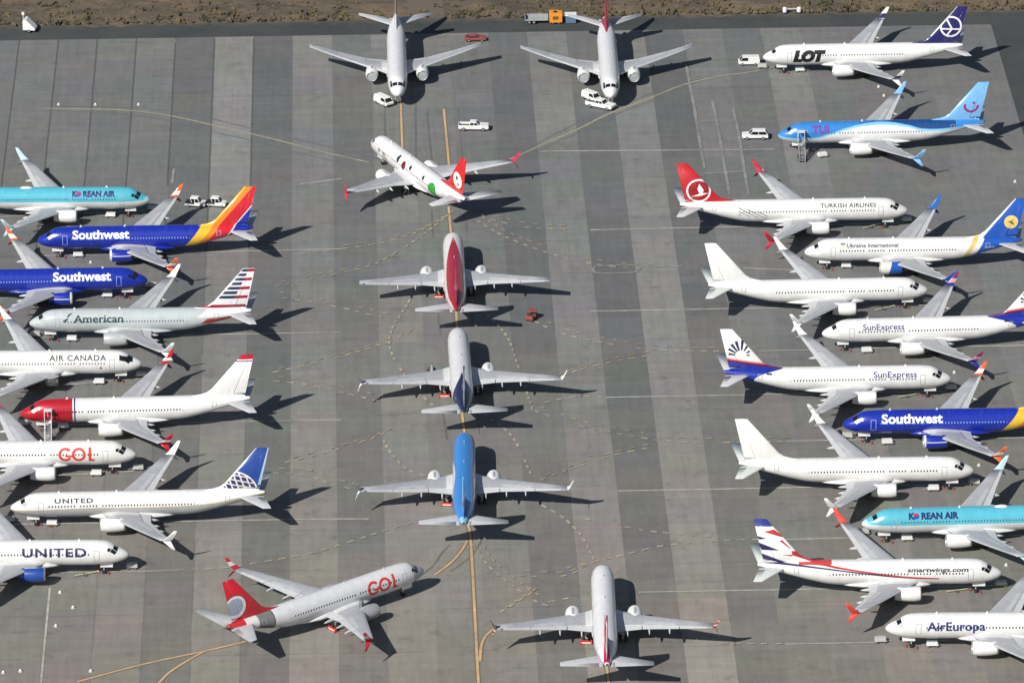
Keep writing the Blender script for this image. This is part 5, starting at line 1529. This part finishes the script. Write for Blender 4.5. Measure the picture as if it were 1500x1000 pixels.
    # dry grass tufts
    bm = bmesh.new()
    for _ in range(3400):
        x = rng.uniform(-115, 115); y = 162.8+rng.random()**1.6*40 if rng.random() < .85 else rng.uniform(200, 260)
        if -27+16*0 < x < -5 and rng.random() < .8: continue
        for q in range(4):
            a = rng.uniform(0, pi); big = rng.random() < .06; h = rng.uniform(.15, .5)*(2.2 if big else 1); w = rng.uniform(.15, .45)*(1.8 if big else 1)
            dx, dy = cos(a)*w, sin(a)*w; ox, oy = x+rng.uniform(-.4, .4), y+rng.uniform(-.4, .4)
            z0 = 0
            f = bm.faces.new([bm.verts.new(v) for v in ((ox-dx, oy-dy, z0), (ox+dx, oy+dy, z0), (ox+dx*.6+.1, oy+dy*.6, z0+h), (ox-dx*.5, oy-dy*.5+.1, z0+h*.9))])
    m, nt, b = new_mat('dry_grass_blades'); co = objco(nt)
    c = mixc(nt, maprange(nt, noise(nt, co, .2, 3), .4, .62, 0, 1), (.15, .115, .062), (.055, .053, .028))
    nt.links.new(c, b.inputs['Base Color']); b.inputs['Roughness'].default_value = .9
    o = obj('dry_grass', mesh_from_bm(bm, 'dry_grass', [m])); o.rotation_euler = (0, 0, GRID); o['kind'] = 'stuff'; o.location.z = .25

# ------------------------------------------------------------------ light and camera
def light_and_camera():
    w = bpy.data.worlds.new('World'); scene.world = w; w.use_nodes = True
    nt = w.node_tree
    bg = nt.nodes['Background'] if 'Background' in nt.nodes else nt.nodes.new('ShaderNodeBackground')
    sky = nt.nodes.new('ShaderNodeTexSky'); sky.sky_type = 'NISHITA'; sky.sun_disc = False
    el, az = R(38.3), R(233.4)
    sky.sun_elevation = el
    d = Vector((cos(az)*cos(el), sin(az)*cos(el), sin(el)))
    sky.sun_rotation = math.atan2(d.x, d.y) % (2*pi)
    nt.links.new(sky.outputs[0], bg.inputs[0]); bg.inputs[1].default_value = SKY
    L = bpy.data.lights.new('Sun', 'SUN'); L.energy = SUN; L.angle = R(.5); L.color = (1.0, .965, .905)
    s = bpy.data.objects.new('Sun', L); link(s); s.rotation_euler = d.to_track_quat('Z', 'Y').to_euler(); s.location = d*300
    f, pitch, D, roll = CAM
    cp, sp = cos(pitch), sin(pitch)
    fwd, right, up = Vector((0, cp, -sp)), Vector((1, 0, 0)), Vector((0, sp, cp))
    r2 = right*cos(roll)+up*sin(roll); u2 = -right*sin(roll)+up*cos(roll)
    m = Matrix.Identity(4)
    for i in range(3):
        m[i][0], m[i][1], m[i][2] = r2[i], u2[i], -fwd[i]
    m[0][3], m[1][3], m[2][3] = 0, -D*cp, D*sp
    cam = bpy.data.cameras.new('Camera'); o = bpy.data.objects.new('Camera', cam); link(o)
    o.matrix_world = m
    cam.sensor_width = 36; cam.lens = f/1500*36; cam.clip_start = 5; cam.clip_end = 20000
    scene.camera = o
    scene.view_settings.view_transform = 'Standard'; scene.view_settings.look = 'None'
    scene.view_settings.exposure = EXPO; scene.view_settings.gamma = 1
    scene.cycles.max_bounces = 6

SUN, SKY, EXPO = 4.4, .05, .20
M['pane_glare'] = paint('pane_glare_paint', (.42, .44, .46), .3, var=.1)  # sun glare on cockpit side panes, painted as a pale tone
M['pink_paint'] = paint('faded_red', (.30, .075, .065), .6)
M['dull_grey'] = paint('dull_grey_paint', (.34, .35, .37), .45, var=.15)
M['silver_paint'] = paint('silver_paint', (.50, .53, .53), .35, .1)
M['off_tail'] = paint('pale_grey_green_paint', (.58, .62, .60), .45)
build_meshes(); build_skin_meshes(); wing_mats()
setting(); markings(); place_planes(); place_things(); light_and_camera()
